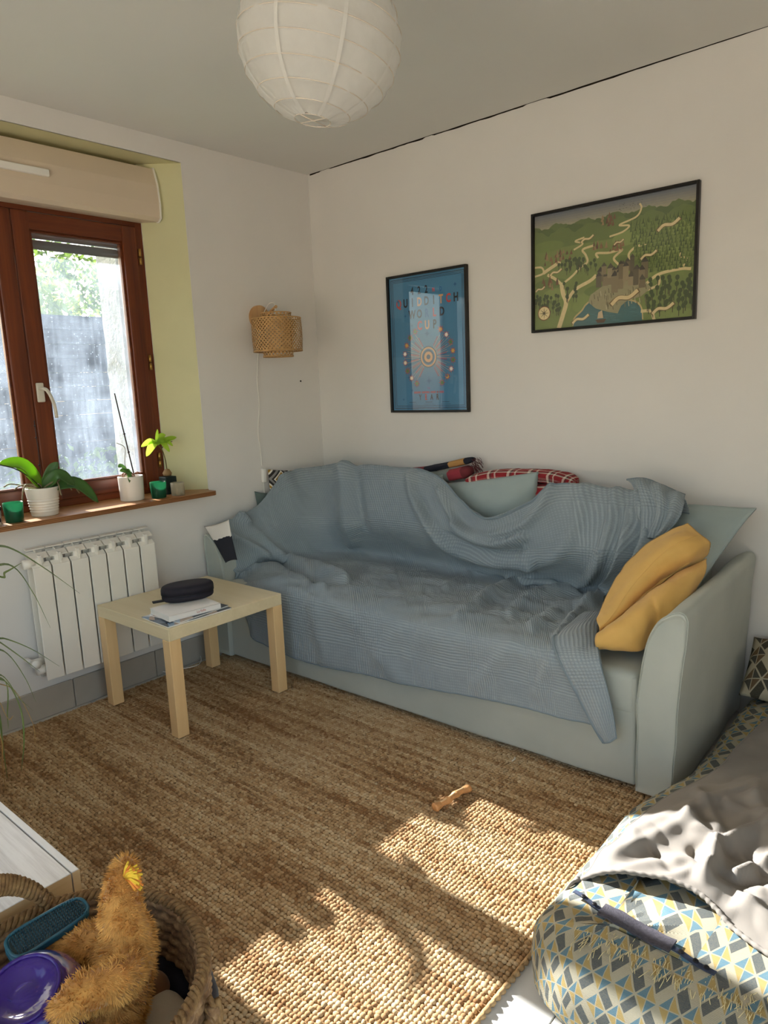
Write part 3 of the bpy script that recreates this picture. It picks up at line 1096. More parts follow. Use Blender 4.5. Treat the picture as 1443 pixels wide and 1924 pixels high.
def arm(mirror):
    prof = [(2.198, .03), (2.196, .18), (2.195, .34), (2.203, .45), (2.222, .54), (2.252, .60), (2.290, .632), (2.318, .642), (2.334, .630),
            (2.338, .60), (2.330, .50), (2.322, .38), (2.314, .22), (2.308, .10), (2.305, .03)]
    prof = spline(np.array(prof), 60)
    cxm, czm = prof[:, 0].mean(), prof[:, 1].mean()
    ys = [-0.835, -0.842, -0.840, -0.828] + list(np.linspace(-.80, -.10, 16)) + [-.05, -.035]
    V, F = [], []
    n = len(prof)
    for i, y in enumerate(ys):
        s = {0: .93, 1: .965, 2: .99}.get(i, 1.0)
        lift = .018 * max(0, (y + .83) / .8)
        for (x, z) in prof:
            xx = cxm + (x - cxm) * s
            z2 = czm + (z - czm) * s + lift * max(0, z - .3) / .34
            k = fbm(xx * 5, y * 5, z2 * 5) * .004
            p = Vector((xx + k, y + k * (i < 4), z2))
            if mirror:
                p.x = 2.356 - p.x
            p = SM @ p
            V.append(p)
    for i in range(len(ys) - 1):
        for k in range(n):
            k2 = (k + 1) % n
            F.append((i * n + k, i * n + k2, (i + 1) * n + k2, (i + 1) * n + k))
    F.append(tuple(range(n)))
    F.append(tuple((len(ys) - 1) * n + k for k in range(n)))
    mb = MB()
    mb.add(V, F)
    o = mb.build('armrest', M_sofa, sofa, angle=50)
    # front seam piping
    pts = [V[3 * n + k] + Vector((0, -.004, 0)) for k in range(6, n - 4)]
    MB().tube(pts, .0022, 5).build('piping', M_sofa, o)
    return o


arm(False)
arm(True)
for (x, y) in ((.2, -.75), (2.12, -.75), (.2, -.15), (2.12, -.15)):
    p = SM @ Vector((x, y, 0))
    MB().tube([(p.x, p.y, RUG if y < -.6 else 0.0), (p.x, p.y, .045)], .02, 12).build('foot', M_black, sofa)

# ------------------------------------------------------------------ waffle throw over the sofa
q = NB('waffle_throw')
uvn = q.n('UVMap')
xy = q.sep(uvn.outputs[0])
U, W = xy[0], xy[1]
K = 2 * PI / 0.0115
rib_u = q.math('SINE', q.math('MULTIPLY', U, K))
rib_v = q.math('SINE', q.math('MULTIPLY', W, K))
bu = q.math('GREATER_THAN', q.math('SINE', q.math('MULTIPLY', U, 2 * PI / .34)), 0.1)
bv = q.math('GREATER_THAN', q.math('SINE', q.math('MULTIPLY', W, 2 * PI / .34)), 0.1)
hgt = q.math('ADD', q.math('MULTIPLY', rib_u, q.math('ADD', q.math('MULTIPLY', bu, .8), .25)),
             q.math('MULTIPLY', rib_v, q.math('ADD', q.math('MULTIPLY', bv, .8), .25)))
vec = q.coord('Object')
big = q.ramp(q.noise(vec, 3.5, 4), [(0.3, (0, 0, 0)), (0.75, (1, 1, 1))])
col = q.mix(big, lin('929da4'), lin('a0aaae'))
col = q.mix(q.ramp(hgt, [(0.0, (.28,) * 3), (0.6, (0, 0, 0))]), col, lin('5a686f'))
q.put(q.b.inputs['Base Color'], col)
q.b.inputs['Roughness'].default_value = 0.92
q.b.inputs['Specular IOR Level'].default_value = 0.1
q.b.inputs['Sheen Weight'].default_value = 0.12
q.bump(hgt, 0.5, 0.0018)
M_throw = q.m
M_throwhem = fabric('throw_hem', '73818a', '808d94', 20)

YF = lambda x: -0.873 + .0175 * x          # front face of the seat with the throw on it
G = []                                      # (px, py, axis, value) per column, top row first


def colm(r1, back, crease, seat, front):
    return [r1] + back + [crease] + seat + front


zc, zs = .445, .452
cols = [
    [(411, 984, 'x', .100), (409, 992, 'x', .108), (421, 1022, 'x', .120), (434, 1062, 'x', .135), (439, 1080, 'x', .145), (444, 1092, 'x', .155), (451, 1104, 'y', -.862), (460, 1150, 'y', -.872), (470, 1197, 'y', -.876)],
    [(484, 950, 'x', .075), (480, 975, 'x', .10), (492, 1008, 'x', .15), (505, 1040, 'x', .20), (508, 1062, 'z', zc), (508, 1085, 'z', zs), (508, 1110, 'y', -.855), (515, 1165, 'y', -.870), (524, 1224, 'y', -.874)],
    [(531, 893, 'x', .095), (538, 940, 'x', .13), (553, 985, 'x', .19), (578, 1040, 'x', .27), (583, 1063, 'z', zc), (583, 1092, 'z', zs), (583, 1125, 'y', -.850), (586, 1183, 'y', -.868), (590, 1247, 'y', -.872)],
    [(576, 880, 'y', -.22), (592, 930, 'y', -.27), (611, 985, 'y', -.31), (635, 1040, 'z', .46), (645, 1070, 'z', zc), (651, 1102, 'z', zs), (656, 1142, 'y', -.848), (661, 1200, 'y', -.866), (666, 1263, 'y', -.870)],
    [(640, 873, 'y', -.19), (655, 930, 'y', -.25), (671, 985, 'y', -.29), (690, 1040, 'z', .46), (710, 1078, 'z', zc), (725, 1115, 'z', zs), (735, 1158, 'y', -.846), (740, 1215, 'y', -.864), (745, 1280, 'y', -.868)],
    [(745, 878, 'y', -.18), (756, 930, 'y', -.25), (771, 995, 'y', -.29), (790, 1055, 'z', .46), (800, 1092, 'z', zc), (809, 1130, 'z', zs), (816, 1176, 'y', -.844), (820, 1237, 'y', -.862), (825, 1297, 'y', -.866)],
    [(818, 893, 'y', -.22), (832, 950, 'y', -.27), (846, 1010, 'y', -.30), (866, 1070, 'z', .46), (881, 1110, 'z', zc), (894, 1146, 'z', zs), (904, 1193, 'y', -.842), (908, 1252, 'y', -.860), (912, 1313, 'y', -.864)],
    [(905, 972, 'y', -.30), (916, 1000, 'y', -.31), (930, 1040, 'y', -.315), (945, 1083, 'z', .46), (960, 1121, 'z', zc), (973, 1162, 'z', zs), (983, 1210, 'y', -.840), (988, 1272, 'y', -.858), (992, 1331, 'y', -.862)],
    [(990, 947, 'y', -.30), (1001, 990, 'y', -.31), (1011, 1042, 'y', -.315), (1025, 1097, 'z', .46), (1031, 1132, 'z', zc), (1037, 1172, 'z', zs), (1046, 1224, 'y', -.838), (1051, 1287, 'y', -.856), (1056, 1348, 'y', -.860)],
    [(1045, 911, 'y', -.24), (1061, 970, 'y', -.28), (1075, 1040, 'y', -.31), (1085, 1103, 'z', .46), (1086, 1138, 'z', zc), (1087, 1181, 'z', zs), (1092, 1233, 'y', -.838), (1096, 1300, 'y', -.856), (1099, 1357, 'y', -.860)],
    [(1178, 922, 'y', -.22), (1178, 980, 'y', -.27), (1150, 1048, 'y', -.31), (1126, 1106, 'z', .465), (1117, 1142, 'z', .455), (1113, 1182, 'z', zs), (1119, 1236, 'y', -.838), (1126, 1306, 'y', -.856), (1129, 1365, 'y', -.860)],
    [(1284, 938, 'y', -.26), (1266, 985, 'y', -.30), (1192, 1060, 'y', -.34), (1142, 1116, 'z', .47), (1127, 1150, 'z', .46), (1123, 1192, 'z', .457), (1130, 1242, 'y', -.838), (1138, 1312, 'y', -.856), (1142, 1372, 'y', -.860)],
]
ctrl, cpx = [], []
for r in range(9):
    ctrl.append([list(P(*c[r])) for c in cols])
    cpx.append([[c[r][0], c[r][1]] for c in cols])
top = []
for k, p in enumerate(ctrl[0]):
    if k < 3:
        top.append([max(.022, p[0] - .03), p[1] + .01, p[2] - .05])
    elif k in (7, 8):
        top.append([p[0], p[1] + .012, p[2] - .012])
    else:
        top.append([p[0], p[1] + .08, p[2] - .07])
ctrl.insert(0, top)
cpx.insert(0, [[a, b - 6] for a, b in cpx[0]])
NU, NV = 250, 150
S = surf(ctrl, NU, NV)
Q = surf(np.array(cpx), NU, NV)
folds = [  # polyline in survey pixels, height (m), width (px)
    ([(668, 880), (674, 950), (682, 990)], -.012, 12), ([(648, 880), (652, 960), (662, 1015)], .016, 16),
    ([(455, 975), (528, 1046), (600, 1072), (650, 1090)], .020, 9), ([(470, 990), (535, 1062), (600, 1095)], -.014, 8),
    ([(425, 1003), (530, 1055), (578, 1075)], .014, 8), ([(440, 1080), (480, 1068), (540, 1075), (610, 1110)], .012, 9),
    ([(775, 900), (789, 955), (835, 1014), (909, 1046), (1000, 1052)], .022, 11), ([(790, 940), (830, 1000), (900, 1032), (975, 1035)], -.012, 8),
    ([(830, 922), (872, 1000), (931, 1022), (985, 1008)], .018, 9), ([(1037, 920), (985, 985), (905, 1006), (860, 990)], .014, 9),
    ([(1161, 931), (1129, 1045), (1074, 1098), (964, 1080)], .018, 12), ([(1100, 925), (1060, 1030), (985, 1066)], .010, 14),
    ([(1185, 960), (1166, 1041), (1140, 1108)], .016, 8), ([(1205, 980), (1180, 1050), (1150, 1110)], -.014, 7),
    ([(1225, 985), (1195, 1050), (1160, 1100)], .012, 7), ([(1235, 915), (1222, 960), (1230, 1005)], -.020, 8), ([(1200, 930), (1210, 985)], .012, 9),
    ([(840, 1100), (900, 1075), (960, 1072)], .010, 8), ([(800, 1110), (870, 1085)], -.006, 6), ([(900, 1130), (960, 1100), (1040, 1100)], .010, 9),
    ([(960, 1150), (1010, 1118), (1080, 1112)], .010, 9), ([(860, 1160), (930, 1118), (1000, 1085)], .009, 9), ([(700, 1068), (740, 1075)], .006, 6),
    ([(1000, 1180), (1050, 1145), (1110, 1135)], .011, 9), ([(1046, 1200), (1080, 1160), (1130, 1120)], .014, 8),
    ([(690, 1150), (770, 1120), (830, 1095)], .006, 12), ([(720, 1235), (760, 1170)], .005, 16), ([(900, 1280), (960, 1215)], .007, 18), ([(1010, 1300), (1040, 1230)], .007, 14),
    ([(620, 1120), (690, 1200), (760, 1290)], .004, 18), ([(590, 1130), (610, 1240)], .005, 14),
]


def polydist(Q, pl):
    d = np.full(Q.shape[:2], 1e9)
    pl = spline(np.array(pl, float), 24)
    for a, b in zip(pl[:-1], pl[1:]):
        ab = b - a
        t = np.clip(((Q - a) @ ab) / (ab @ ab), 0, 1)
        c = a + t[..., None] * ab
        d = np.minimum(d, np.linalg.norm(Q - c, axis=2))
    return d


N_ = normals(S)
if N_[NV // 3, NU // 2, 1] > 0:
    N_ = -N_
D = np.zeros(S.shape[:2])
for pl, h_, w_ in folds:
    D += h_ * 2.1 * np.exp(-(polydist(Q, pl) / (w_ * .85)) ** 2)
vv = np.linspace(0, 1, NV)[:, None]
seatmask = np.exp(-((vv - .60) / .13) ** 2)
nz = np.empty(S.shape[:2])
for j in range(NV):
    for i in range(NU):
        x, y, z = S[j, i]
        a = fbm(x * 4 + y * 3, y * 13 - x * 7, z * 6, 4)
        nz[j, i] = a
D += nz * (.007 + .014 * seatmask)
S2 = S + N_ * D[..., None]
throw = empty('sofa_throw', (1.1, -.5, .45), 'blue-grey waffle weave throw draped over the sofa seat and back', 'throw blanket')
th = sheet('cloth', S2, M_throw, throw, thick=.004)
hem_top = [S2[10 + 0, i] for i in range(int(NU * .44), int(NU * .84))]
j1 = 16
MB().tube([S2[17, i] + N_[17, i] * .001 for i in range(int(NU * .5), int(NU * .84))], .0055, 6).build('hem', M_throwhem, throw)
MB().tube([S2[-1, i] for i in range(2, NU - 2)], .004, 6).build('hem', M_throwhem, throw)

# the corner of the throw folded back over the front edge
flap = [
    [(1098, 1150, 'z', .475), (1112, 1148, 'z', .48), (1130, 1150, 'z', .478)],
    [(1050, 1190, 'z', .468), (1085, 1180, 'z', .482), (1122, 1172, 'z', .474)],
    [(1040, 1205, 'z', .462), (1085, 1205, 'z', .472), (1122, 1205, 'z', .468)],
    [(1052, 1240, 'y', -.870), (1090, 1240, 'y', -.876), (1126, 1238, 'y', -.866)],
    [(1080, 1295, 'y', -.882), (1112, 1295, 'y', -.888), (1140, 1292, 'y', -.876)],
    [(1108, 1350, 'y', -.884), (1132, 1350, 'y', -.892), (1152, 1346, 'y', -.880)],
    [(1134, 1396, 'y', -.884), (1146, 1394, 'y', -.890), (1158, 1386, 'y', -.882)],
]
Sf = surf([[list(P(*c)) for c in r] for r in flap], 26, 60)
Nf = normals(Sf)
if Nf[40, 13, 1] > 0:
    Nf = -Nf
Sf = Sf + Nf * (np.array([[fbm(p[0] * 14, p[1] * 6, p[2] * 6) for p in r] for r in Sf]) * .006)[..., None]
o = sheet('folded_corner', Sf, M_throw, throw, thick=.004)
MB().tube([Sf[j, 0] for j in range(10, 60)], .0055, 6).build('hem', M_throwhem, throw)
MB().tube([Sf[59, i] for i in range(26)], .004, 6).build('hem', M_throwhem, throw)
MB().tube([Sf[j, 25] for j in range(10, 60)], .0025, 6).build('hem', M_throwhem, throw)

# peak of bunched throw at the right of the backrest
bun = [
    [(1178, 901, 'y', -.17), (1215, 900, 'y', -.19), (1250, 916, 'y', -.19), (1287, 930, 'y', -.20)],
    [(1184, 906, 'y', -.20), (1216, 908, 'y', -.24), (1250, 922, 'y', -.25), (1287, 934, 'y', -.25)],
    [(1190, 925, 'y', -.24), (1222, 925, 'y', -.27), (1255, 940, 'y', -.29), (1284, 948, 'y', -.29)],
    [(1200, 960, 'y', -.27), (1228, 962, 'y', -.30), (1252, 968, 'y', -.32), (1274, 975, 'y', -.32)],
    [(1205, 1010, 'y', -.29), (1218, 1012, 'y', -.33), (1232, 1010, 'y', -.35), (1246, 1005, 'y', -.35)],
]
Sb = surf([[list(P(*c)) for c in r] for r in bun], 40, 40)
Nb = normals(Sb)
Sb = Sb + Nb * (np.array([[.012 * math.sin(i * .5 + j * .06) * min(1, j / 10) + .004 * fbm(p[0] * 12, p[2] * 12) for i, p in enumerate(r)] for j, r in enumerate(Sb)]))[..., None]
o = sheet('bunched_corner', Sb, M_throw, throw, thick=.004)
MB().tube([Sb[0, i] for i in range(40)], .0045, 6).build('hem', M_throwhem, throw)

# ------------------------------------------------------------------ cushions and blankets on the sofa
def thing_pillow(name, label, cat, corners, thick, m, **kw):
    c = [Vector(q) for q in corners]
    base = sum(c, Vector()) / 4
    base.z = min(v.z for v in c)
    r = empty(name, base, label, cat, kw.pop('group', None))
    o = pillow('cover', c, thick, m, r, **kw)
    return r, o


thing_pillow('cushion', 'pale blue-grey cushion showing above the dip in the throw', 'cushion',
             [P(835, 908, 'y', -.14), P(1012, 886, 'y', -.14), P(1010, 1000, 'y', -.15), P(850, 1000, 'y', -.15)], .10, M_cush, seed=3, pinch=.03)
rp, _ = thing_pillow('cushion', 'large pale blue cushion with a flat border leaning on the right armrest', 'cushion',
                     [P(1170, 938, 'y', -.11), P(1421, 955, 'y', -.13), P(1310, 1105, 'y', -.40), P(1195, 1040, 'y', -.17)], .09, M_cush, flange=.09, seed=8, pinch=.035)

# folded mustard cushion: one bent pillow with a deep cleft
M_must = fabric('mustard_linen', 'd3a75e', 'deb56c', 6, 700)
mc = empty('cushion', P(1190, 1210, 'z', .46), 'mustard yellow linen cushion folded in half beside the right armrest', 'cushion')
fold = {
    'up': [  # upper half: rolled along the backrest
        [(1120, 1165, 'y', -.70), (1132, 1135, 'y', -.62), (1160, 1080, 'y', -.52), (1205, 1030, 'y', -.44), (1255, 998, 'y', -.40), (1293, 984, 'y', -.38)],
        [(1126, 1180, 'y', -.74), (1150, 1150, 'y', -.68), (1185, 1095, 'y', -.60), (1230, 1045, 'y', -.53), (1280, 1010, 'y', -.48), (1312, 1000, 'y', -.42)],
        [(1128, 1190, 'y', -.72), (1162, 1162, 'y', -.67), (1205, 1115, 'y', -.59), (1250, 1072, 'y', -.53), (1300, 1040, 'y', -.49), (1336, 1020, 'y', -.42)],
        [(1128, 1192, 'y', -.66), (1165, 1166, 'y', -.58), (1212, 1125, 'y', -.50), (1262, 1090, 'y', -.45), (1310, 1062, 'y', -.41), (1330, 1045, 'y', -.38)]],
    'low': [
        [(1128, 1186, 'y', -.66), (1165, 1158, 'y', -.60), (1212, 1115, 'y', -.54), (1262, 1082, 'y', -.50), (1305, 1060, 'y', -.46), (1328, 1048, 'y', -.41)],
        [(1120, 1190, 'y', -.77), (1160, 1165, 'y', -.74), (1212, 1128, 'y', -.68), (1260, 1098, 'y', -.61), (1300, 1085, 'y', -.54), (1325, 1075, 'y', -.46)],
        [(1118, 1205, 'y', -.80), (1160, 1195, 'y', -.79), (1205, 1170, 'y', -.75), (1245, 1145, 'y', -.69), (1270, 1160, 'y', -.66), (1300, 1120, 'y', -.52)],
        [(1122, 1218, 'y', -.79), (1160, 1222, 'y', -.78), (1200, 1222, 'y', -.74), (1222, 1208, 'y', -.68), (1240, 1185, 'y', -.62), (1285, 1140, 'y', -.50)],
        [(1130, 1216, 'y', -.70), (1165, 1216, 'y', -.66), (1200, 1212, 'y', -.62), (1225, 1195, 'y', -.58), (1245, 1175, 'y', -.54), (1285, 1135, 'y', -.46)]],
}
for key in ('up', 'low'):
    S_ = surf([[list(P(*c)) for c in r] for r in fold[key]], 60, 36)
    if key == 'low':   # pinched crease near the front corner
        pxs = surf([[[c[0], c[1]] for c in r] for r in fold[key]], 60, 36)
        dd = .022 * np.exp(-(polydist(pxs, [(1222, 1130), (1228, 1165), (1220, 1200)]) / 8) ** 2)
        S_ = S_ + np.array([0, 1, 0]) * dd[..., None]
    S_ = S_ + normals(S_) * (np.array([[fbm(p[0] * 13, p[1] * 13, p[2] * 13) for p in r] for r in S_]) * .005)[..., None]
    # close the back with a shifted copy
    back = S_.copy()
    cen = S_.mean(axis=(0, 1)) + np.array([.05, .10, -.03])
    t_ = np.sin(np.linspace(0, PI, 36))[:, None] * np.sin(np.linspace(0, PI, 60))[None]
    back = S_ * (1 - .55 * t_[..., None]) + cen * (.55 * t_[..., None])
    nn = 36 * 60
    fa = grid_faces(60, 36)
    mbm = MB().add(np.concatenate([S_.reshape(-1, 3), back.reshape(-1, 3)]), fa + [tuple(i + nn for i in f[::-1]) for f in fa])
    mbm.build('upper_half' if key == 'up' else 'lower_half', M_must, mc, weld=True)
    if key == 'up':
        MB().tube([S_[14, i] for i in range(4, 58)], .0012, 5).build('seam', M_must, mc)

# white and black cushion under the left end of the throw
q = NB('white_black_print')
uvn = q.n('UVMap')
xy = q.sep(uvn.outputs[0])
q.put(q.b.inputs['Base Color'], q.mix(q.math('GREATER_THAN', q.math('ADD', xy[1], q.math('MULTIPLY', q.noise(q.coord('Object'), 40, 2), .05)), .115), lin('ded8d0'), lin('24242c')))
q.b.inputs['Roughness'].default_value = .9
M_wb = q.m
thing_pillow('cushion', 'white cushion with black print poking out over the left armrest', 'cushion',
             [P(384, 989, 'y', -.885), P(430, 976, 'y', -.84), P(446, 1052, 'y', -.865), P(424, 1058, 'y', -.895)], .03, M_wb, seed=5)

q = NB('retro_print')
uvn = q.n('UVMap')
xy = q.sep(uvn.outputs[0])
a = q.math('ABSOLUTE', q.math('SUBTRACT', q.math('FRACT', q.math('MULTIPLY', xy[0], 6.2)), .5))
b = q.math('ABSOLUTE', q.math('SUBTRACT', q.math('FRACT', q.math('MULTIPLY', xy[1], 6.8)), .35))
d = q.math('FRACT', q.math('MULTIPLY', q.math('ADD', a, b), 1.9))
q.put(q.b.inputs['Base Color'], q.ramp(d, [(0, lin('2b2522')), (.22, lin('ece4d4')), (.36, lin('a87f2c')), (.55, lin('ece4d4')), (.66, lin('2b2522')), (.8, lin('8d8884'))], 'CONSTANT'))
q.b.inputs['Roughness'].default_value = .9
M_retro = q.m
thing_pillow('cushion', 'cushion with ochre, black and white retro print in the sofa corner', 'cushion',
             [P(503, 882, 'x', .028), P(556, 884, 'x', .05), P(556, 950, 'x', .045), P(509, 945, 'x', .025)], .035, M_retro, seed=11, pinch=.02, n=26)
thing_pillow('cushion', 'dark grey-green cushion corner against the wall beside the lamp cord', 'cushion',
             [P(478, 923, 'x', .022), P(512, 926, 'x', .03), P(512, 975, 'x', .03), P(485, 968, 'x', .022)], .03, fabric('grey_green', '5c6964', '6a7771'), seed=13, n=22)


def plaid(name):
    q = NB(name)
    uvn = q.n('UVMap')
    xy = q.sep(uvn.outputs[0])
    st = [(0, lin('8e1f26')), (.35, lin('e3dbcb')), (.48, lin('3d3838')), (.58, lin('8e1f26')), (.72, lin('e3dbcb')), (.80, lin('8e1f26'))]
    c1 = q.ramp(q.math('FRACT', q.math('MULTIPLY', xy[0], 7.5)), st, 'CONSTANT')
    c2 = q.ramp(q.math('FRACT', q.math('MULTIPLY', xy[1], 7.5)), st, 'CONSTANT')
    chk = q.math('GREATER_THAN', q.math('SINE', q.math('MULTIPLY', q.math('ADD', xy[0], xy[1]), 900)), 0)
    q.put(q.b.inputs['Base Color'], q.mix(q.math('ADD', q.math('MULTIPLY', chk, .3), .35), c1, c2))
    q.b.inputs['Roughness'].default_value = .95
    return q.m


def folded_blanket(name, spine, wid, hgt, m, parent, layers=1, lay_gap=0.0, n=50, uvs=1.0):
    """soft flattened roll along a spine; cross-section is a rounded, sagging slab"""
    sp = spline(np.array(spine), n)
    out = []
    for L in range(layers):
        V, UV = [], []
        k = 22
        for i in range(n):
            t = (sp[min(i + 1, n - 1)] - sp[max(i - 1, 0)])
            t /= np.linalg.norm(t)
            side = np.cross(t, [0, 0, 1.0])
            side /= np.linalg.norm(side)
            up = np.cross(side, t)
            endf = min(1, .55 + .9 * math.sin(PI * min(1, max(0, i / (n - 1)))) ** .5)
            for a in range(k):
                w_ = 2 * PI * a / k
                cx_, sx_ = math.cos(w_), math.sin(w_)
                rr_ = 1 + .12 * fbm(i * .16 + L * 7, a * .5)
                p = sp[i] + side * (wid * math.copysign(abs(cx_) ** .7, cx_) * endf * rr_) + up * (hgt * math.copysign(abs(sx_) ** .8, sx_) * endf * rr_ + L * lay_gap)
                V.append(p)
                UV.append((i / n * .8 * uvs, a / k * .5 * uvs))
        F = grid_faces(k, n, True) + [tuple(range(k)), tuple((n - 1) * k + a for a in range(k))]
        o = raw(name, V, F, m, parent, True, UV)
        out.append(o)
    return out


M_plaid = plaid('red_plaid_wool')
pb = empty('plaid_blanket', (1.35, -.09, .80), 'red, black and cream plaid blanket folded on top of the sofa back', 'blanket')
folded_blanket('folded_layer', [P(880, 905, 'y', -.10), P(930, 894, 'y', -.09), P(985, 893, 'y', -.085), P(1040, 896, 'y', -.085), P(1082, 907, 'y', -.09)], .055, .028, M_plaid, pb)
folded_blanket('folded_layer', [P(890, 930, 'y', -.09), P(980, 925, 'y', -.085), P(1060, 925, 'y', -.09), P(1083, 930, 'y', -.09)], .06, .04, M_plaid, pb)
M_sherpa = mat('sherpa', 'd8cfc0', .95, .1, .1, 60, .8, 200, .006)
folded_blanket('sherpa_lining', [P(1045, 912, 'y', -.12), P(1070, 912, 'y', -.12), P(1084, 914, 'y', -.12)], .02, .012, M_sherpa, pb, n=12)

q = NB('patchwork')
uvn = q.n('UVMap')
xy = q.sep(uvn.outputs[0])
q.put(q.b.inputs['Base Color'], q.ramp(xy[0], [(0, lin('7a2630')), (.16, lin('6f7874')), (.32, lin('8d4148')), (.40, lin('20222e')), (.58, lin('b0854e')), (.72, lin('20222e'))], 'CONSTANT'))
q.b.inputs['Roughness'].default_value = .95
M_patch = q.m
q = NB('patchwork_low')
uvn = q.n('UVMap')
xy = q.sep(uvn.outputs[0])
q.put(q.b.inputs['Base Color'], q.ramp(xy[0], [(0, lin('7a2630')), (.3, lin('7f8783')), (.52, lin('9c3540')), (.70, lin('6f2a30'))], 'CONSTANT'))
q.b.inputs['Roughness'].default_value = .95
kb = empty('patchwork_blanket', (.95, -.10, .80), 'patchwork blanket of navy, ochre and red rolled on the sofa back', 'blanket')
folded_blanket('rolled_edge', [P(695, 880, 'y', -.07), P(745, 886, 'y', -.07), P(800, 882, 'y', -.07), P(850, 872, 'y', -.075), P(890, 863, 'y', -.08)], .03, .016, M_patch, kb)
folded_blanket('folded_layer', [P(740, 900, 'y', -.10), P(800, 898, 'y', -.10), P(850, 892, 'y', -.10), P(885, 884, 'y', -.10)], .045, .028, q.m, kb)
fg = MB()
e0 = P(893, 868, 'y', -.08)
for k in range(40):
    z0 = e0 + Vector((random.uniform(-.01, .005), random.uniform(-.03, .03), random.uniform(-.03, .02)))
    fg.tube([z0, z0 + Vector((.012, random.uniform(-.01, .01), -.008)), z0 + Vector((.020 + random.random() * .008, random.uniform(-.015, .015), -.025))], .0012, 4)
fg.build('fringe', mat('fringe_yarn', '5c2f33', .9), kb)
thing_pillow('cushion', 'small grey-green folded cloth edge beside the patchwork blanket', 'cloth',
             [P(792, 893, 'y', -.15), P(832, 892, 'y', -.15), P(836, 925, 'y', -.16), P(800, 920, 'y', -.16)], .02, fabric('grey_cloth', '8b9896', '97a4a1'), n=14)[0].name = 'folded_cloth'
# ------------------------------------------------------------------ paper lantern
q = NB('rice_paper')
vec = q.coord('Object')
c = q.mix(q.noise(vec, 35, 4), lin('e6e4e0'), lin('f0efec'))
q.put(q.b.inputs['Base Color'], c)
q.b.inputs['Roughness'].default_value = .7
q.b.inputs['Specular IOR Level'].default_value = .2
q.bump(q.noise(vec, 26, 5), .35, .006)
t = q.n('BsdfTranslucent')
q.put(t.inputs[0], c)
mx = q.n('MixShader')
mx.inputs[0].default_value = .5
q.put(mx.inputs[1], q.b.outputs[0])
q.put(mx.inputs[2], t.outputs[0])
tp = q.n('BsdfTransparent')
mx2 = q.n('MixShader')
mx2.inputs[0].default_value = .10
q.put(mx2.inputs[1], mx.outputs[0])
q.put(mx2.inputs[2], tp.outputs[0])
q.put(q.out.inputs[0], mx2.outputs[0])
M_ricepaper = q.m
M_wire = mat('lantern_rib', 'd6cabb', .6)
LC = Vector((1.665, -1.55, 2.147))
LR = .197
lan = empty('paper_lantern', (LC.x, LC.y, LC.z), 'round white paper lantern lampshade hanging from the ceiling', 'pendant lamp')
rings = []
nseg = 96
open_a = math.radians(17)
zl = np.linspace(open_a, PI - math.radians(13), 11)
tilt = Matrix.Rotation(math.radians(7), 3, 'Y') @ Matrix.Rotation(math.radians(-5), 3, 'X')
V, F = [], []
rows = 61
for j in range(rows):
    p = zl[0] + (zl[-1] - zl[0]) * j / (rows - 1)
    fr_ = (j / (rows - 1) * 10) % 1
    for k in range(nseg):
        w_ = 2 * PI * k / nseg
        pp = p + .05 * math.sin(w_ + 1) * math.sin(p)          # ribs not quite level
        sag = -.0045 * math.sin(PI * fr_) + .0022 * fbm(math.cos(w_) * 5, math.sin(w_) * 5, p * 4)
        pinch = .0035 * abs(math.sin(4 * w_)) ** 6
        r_ = LR + sag - pinch
        V.append(LC + tilt @ Vector((r_ * math.sin(pp) * math.cos(w_), r_ * math.sin(pp) * math.sin(w_), r_ * .90 * math.cos(pp))))
raw('paper_shade', V, grid_faces(nseg, rows, True), M_ricepaper, lan)
for j in range(11):
    p = zl[j]
    pts = []
    for k in range(nseg + 1):
        w_ = 2 * PI * k / nseg
        pp = p + .05 * math.sin(w_ + 1) * math.sin(p)
        pts.append(LC + tilt @ Vector((LR * math.sin(pp) * math.cos(w_), LR * math.sin(pp) * math.sin(w_), LR * .90 * math.cos(pp))))
    MB().tube(pts, .0012, 5, cap=False).build('rib', M_wire, lan)
for k in range(8):                                            # glued paper seams
    w_ = 2 * PI * k / 8 + .3
    v_, n2 = [], 30
    for j in range(n2):
        p = zl[0] + (zl[-1] - zl[0]) * j / (n2 - 1)
        for s_ in (-1, 1):
            ww = w_ + s_ * .0045 / max(.05, LR * math.sin(p))
            pp = p + .05 * math.sin(ww + 1) * math.sin(p)
            v_.append(LC + tilt @ Vector(((LR + .0012) * math.sin(pp) * math.cos(ww), (LR + .0012) * math.sin(pp) * math.sin(ww), (LR + .0012) * .90 * math.cos(pp))))
    raw('paper_seam', v_, [(2 * j, 2 * j + 1, 2 * j + 3, 2 * j + 2) for j in range(n2 - 1)], M_ricepaper, lan)
for a in (0, PI / 2):
    p = zl[-1]
    d = Vector((math.cos(a), math.sin(a), 0))
    fw = MB()
    fw.tube([LC + tilt @ (d * LR * math.sin(p) + Vector((0, 0, LR * .90 * math.cos(p)))), LC + tilt @ (-d * LR * math.sin(p) + Vector((0, 0, LR * .90 * math.cos(p))))], .0014, 5)
    fw.build('wire', M_wire, lan)
fw = MB()
fw.tube([LC + Vector((0, 0, LR * .8)), LC + Vector((0, 0, .05))], .0015, 6)
fw.build('wire', M_wire, lan)
MB().tube([(LC.x, LC.y, H), (LC.x, LC.y, LC.z + .07)], .003, 8).build('cord', M_white_plastic, lan)
MB().lathe([(0.001, 0), (.02, 0), (.021, -.05), (.001, -.055)], 16, (LC.x, LC.y, LC.z + .09)).build('lamp_holder', M_white_plastic, lan)
MB().lathe([(0.001, 0.0), (.045, 0.0), (.04, -.02), (.001, -.025)], 20, (LC.x, LC.y, H)).build('ceiling_rose', M_white_plastic, lan)

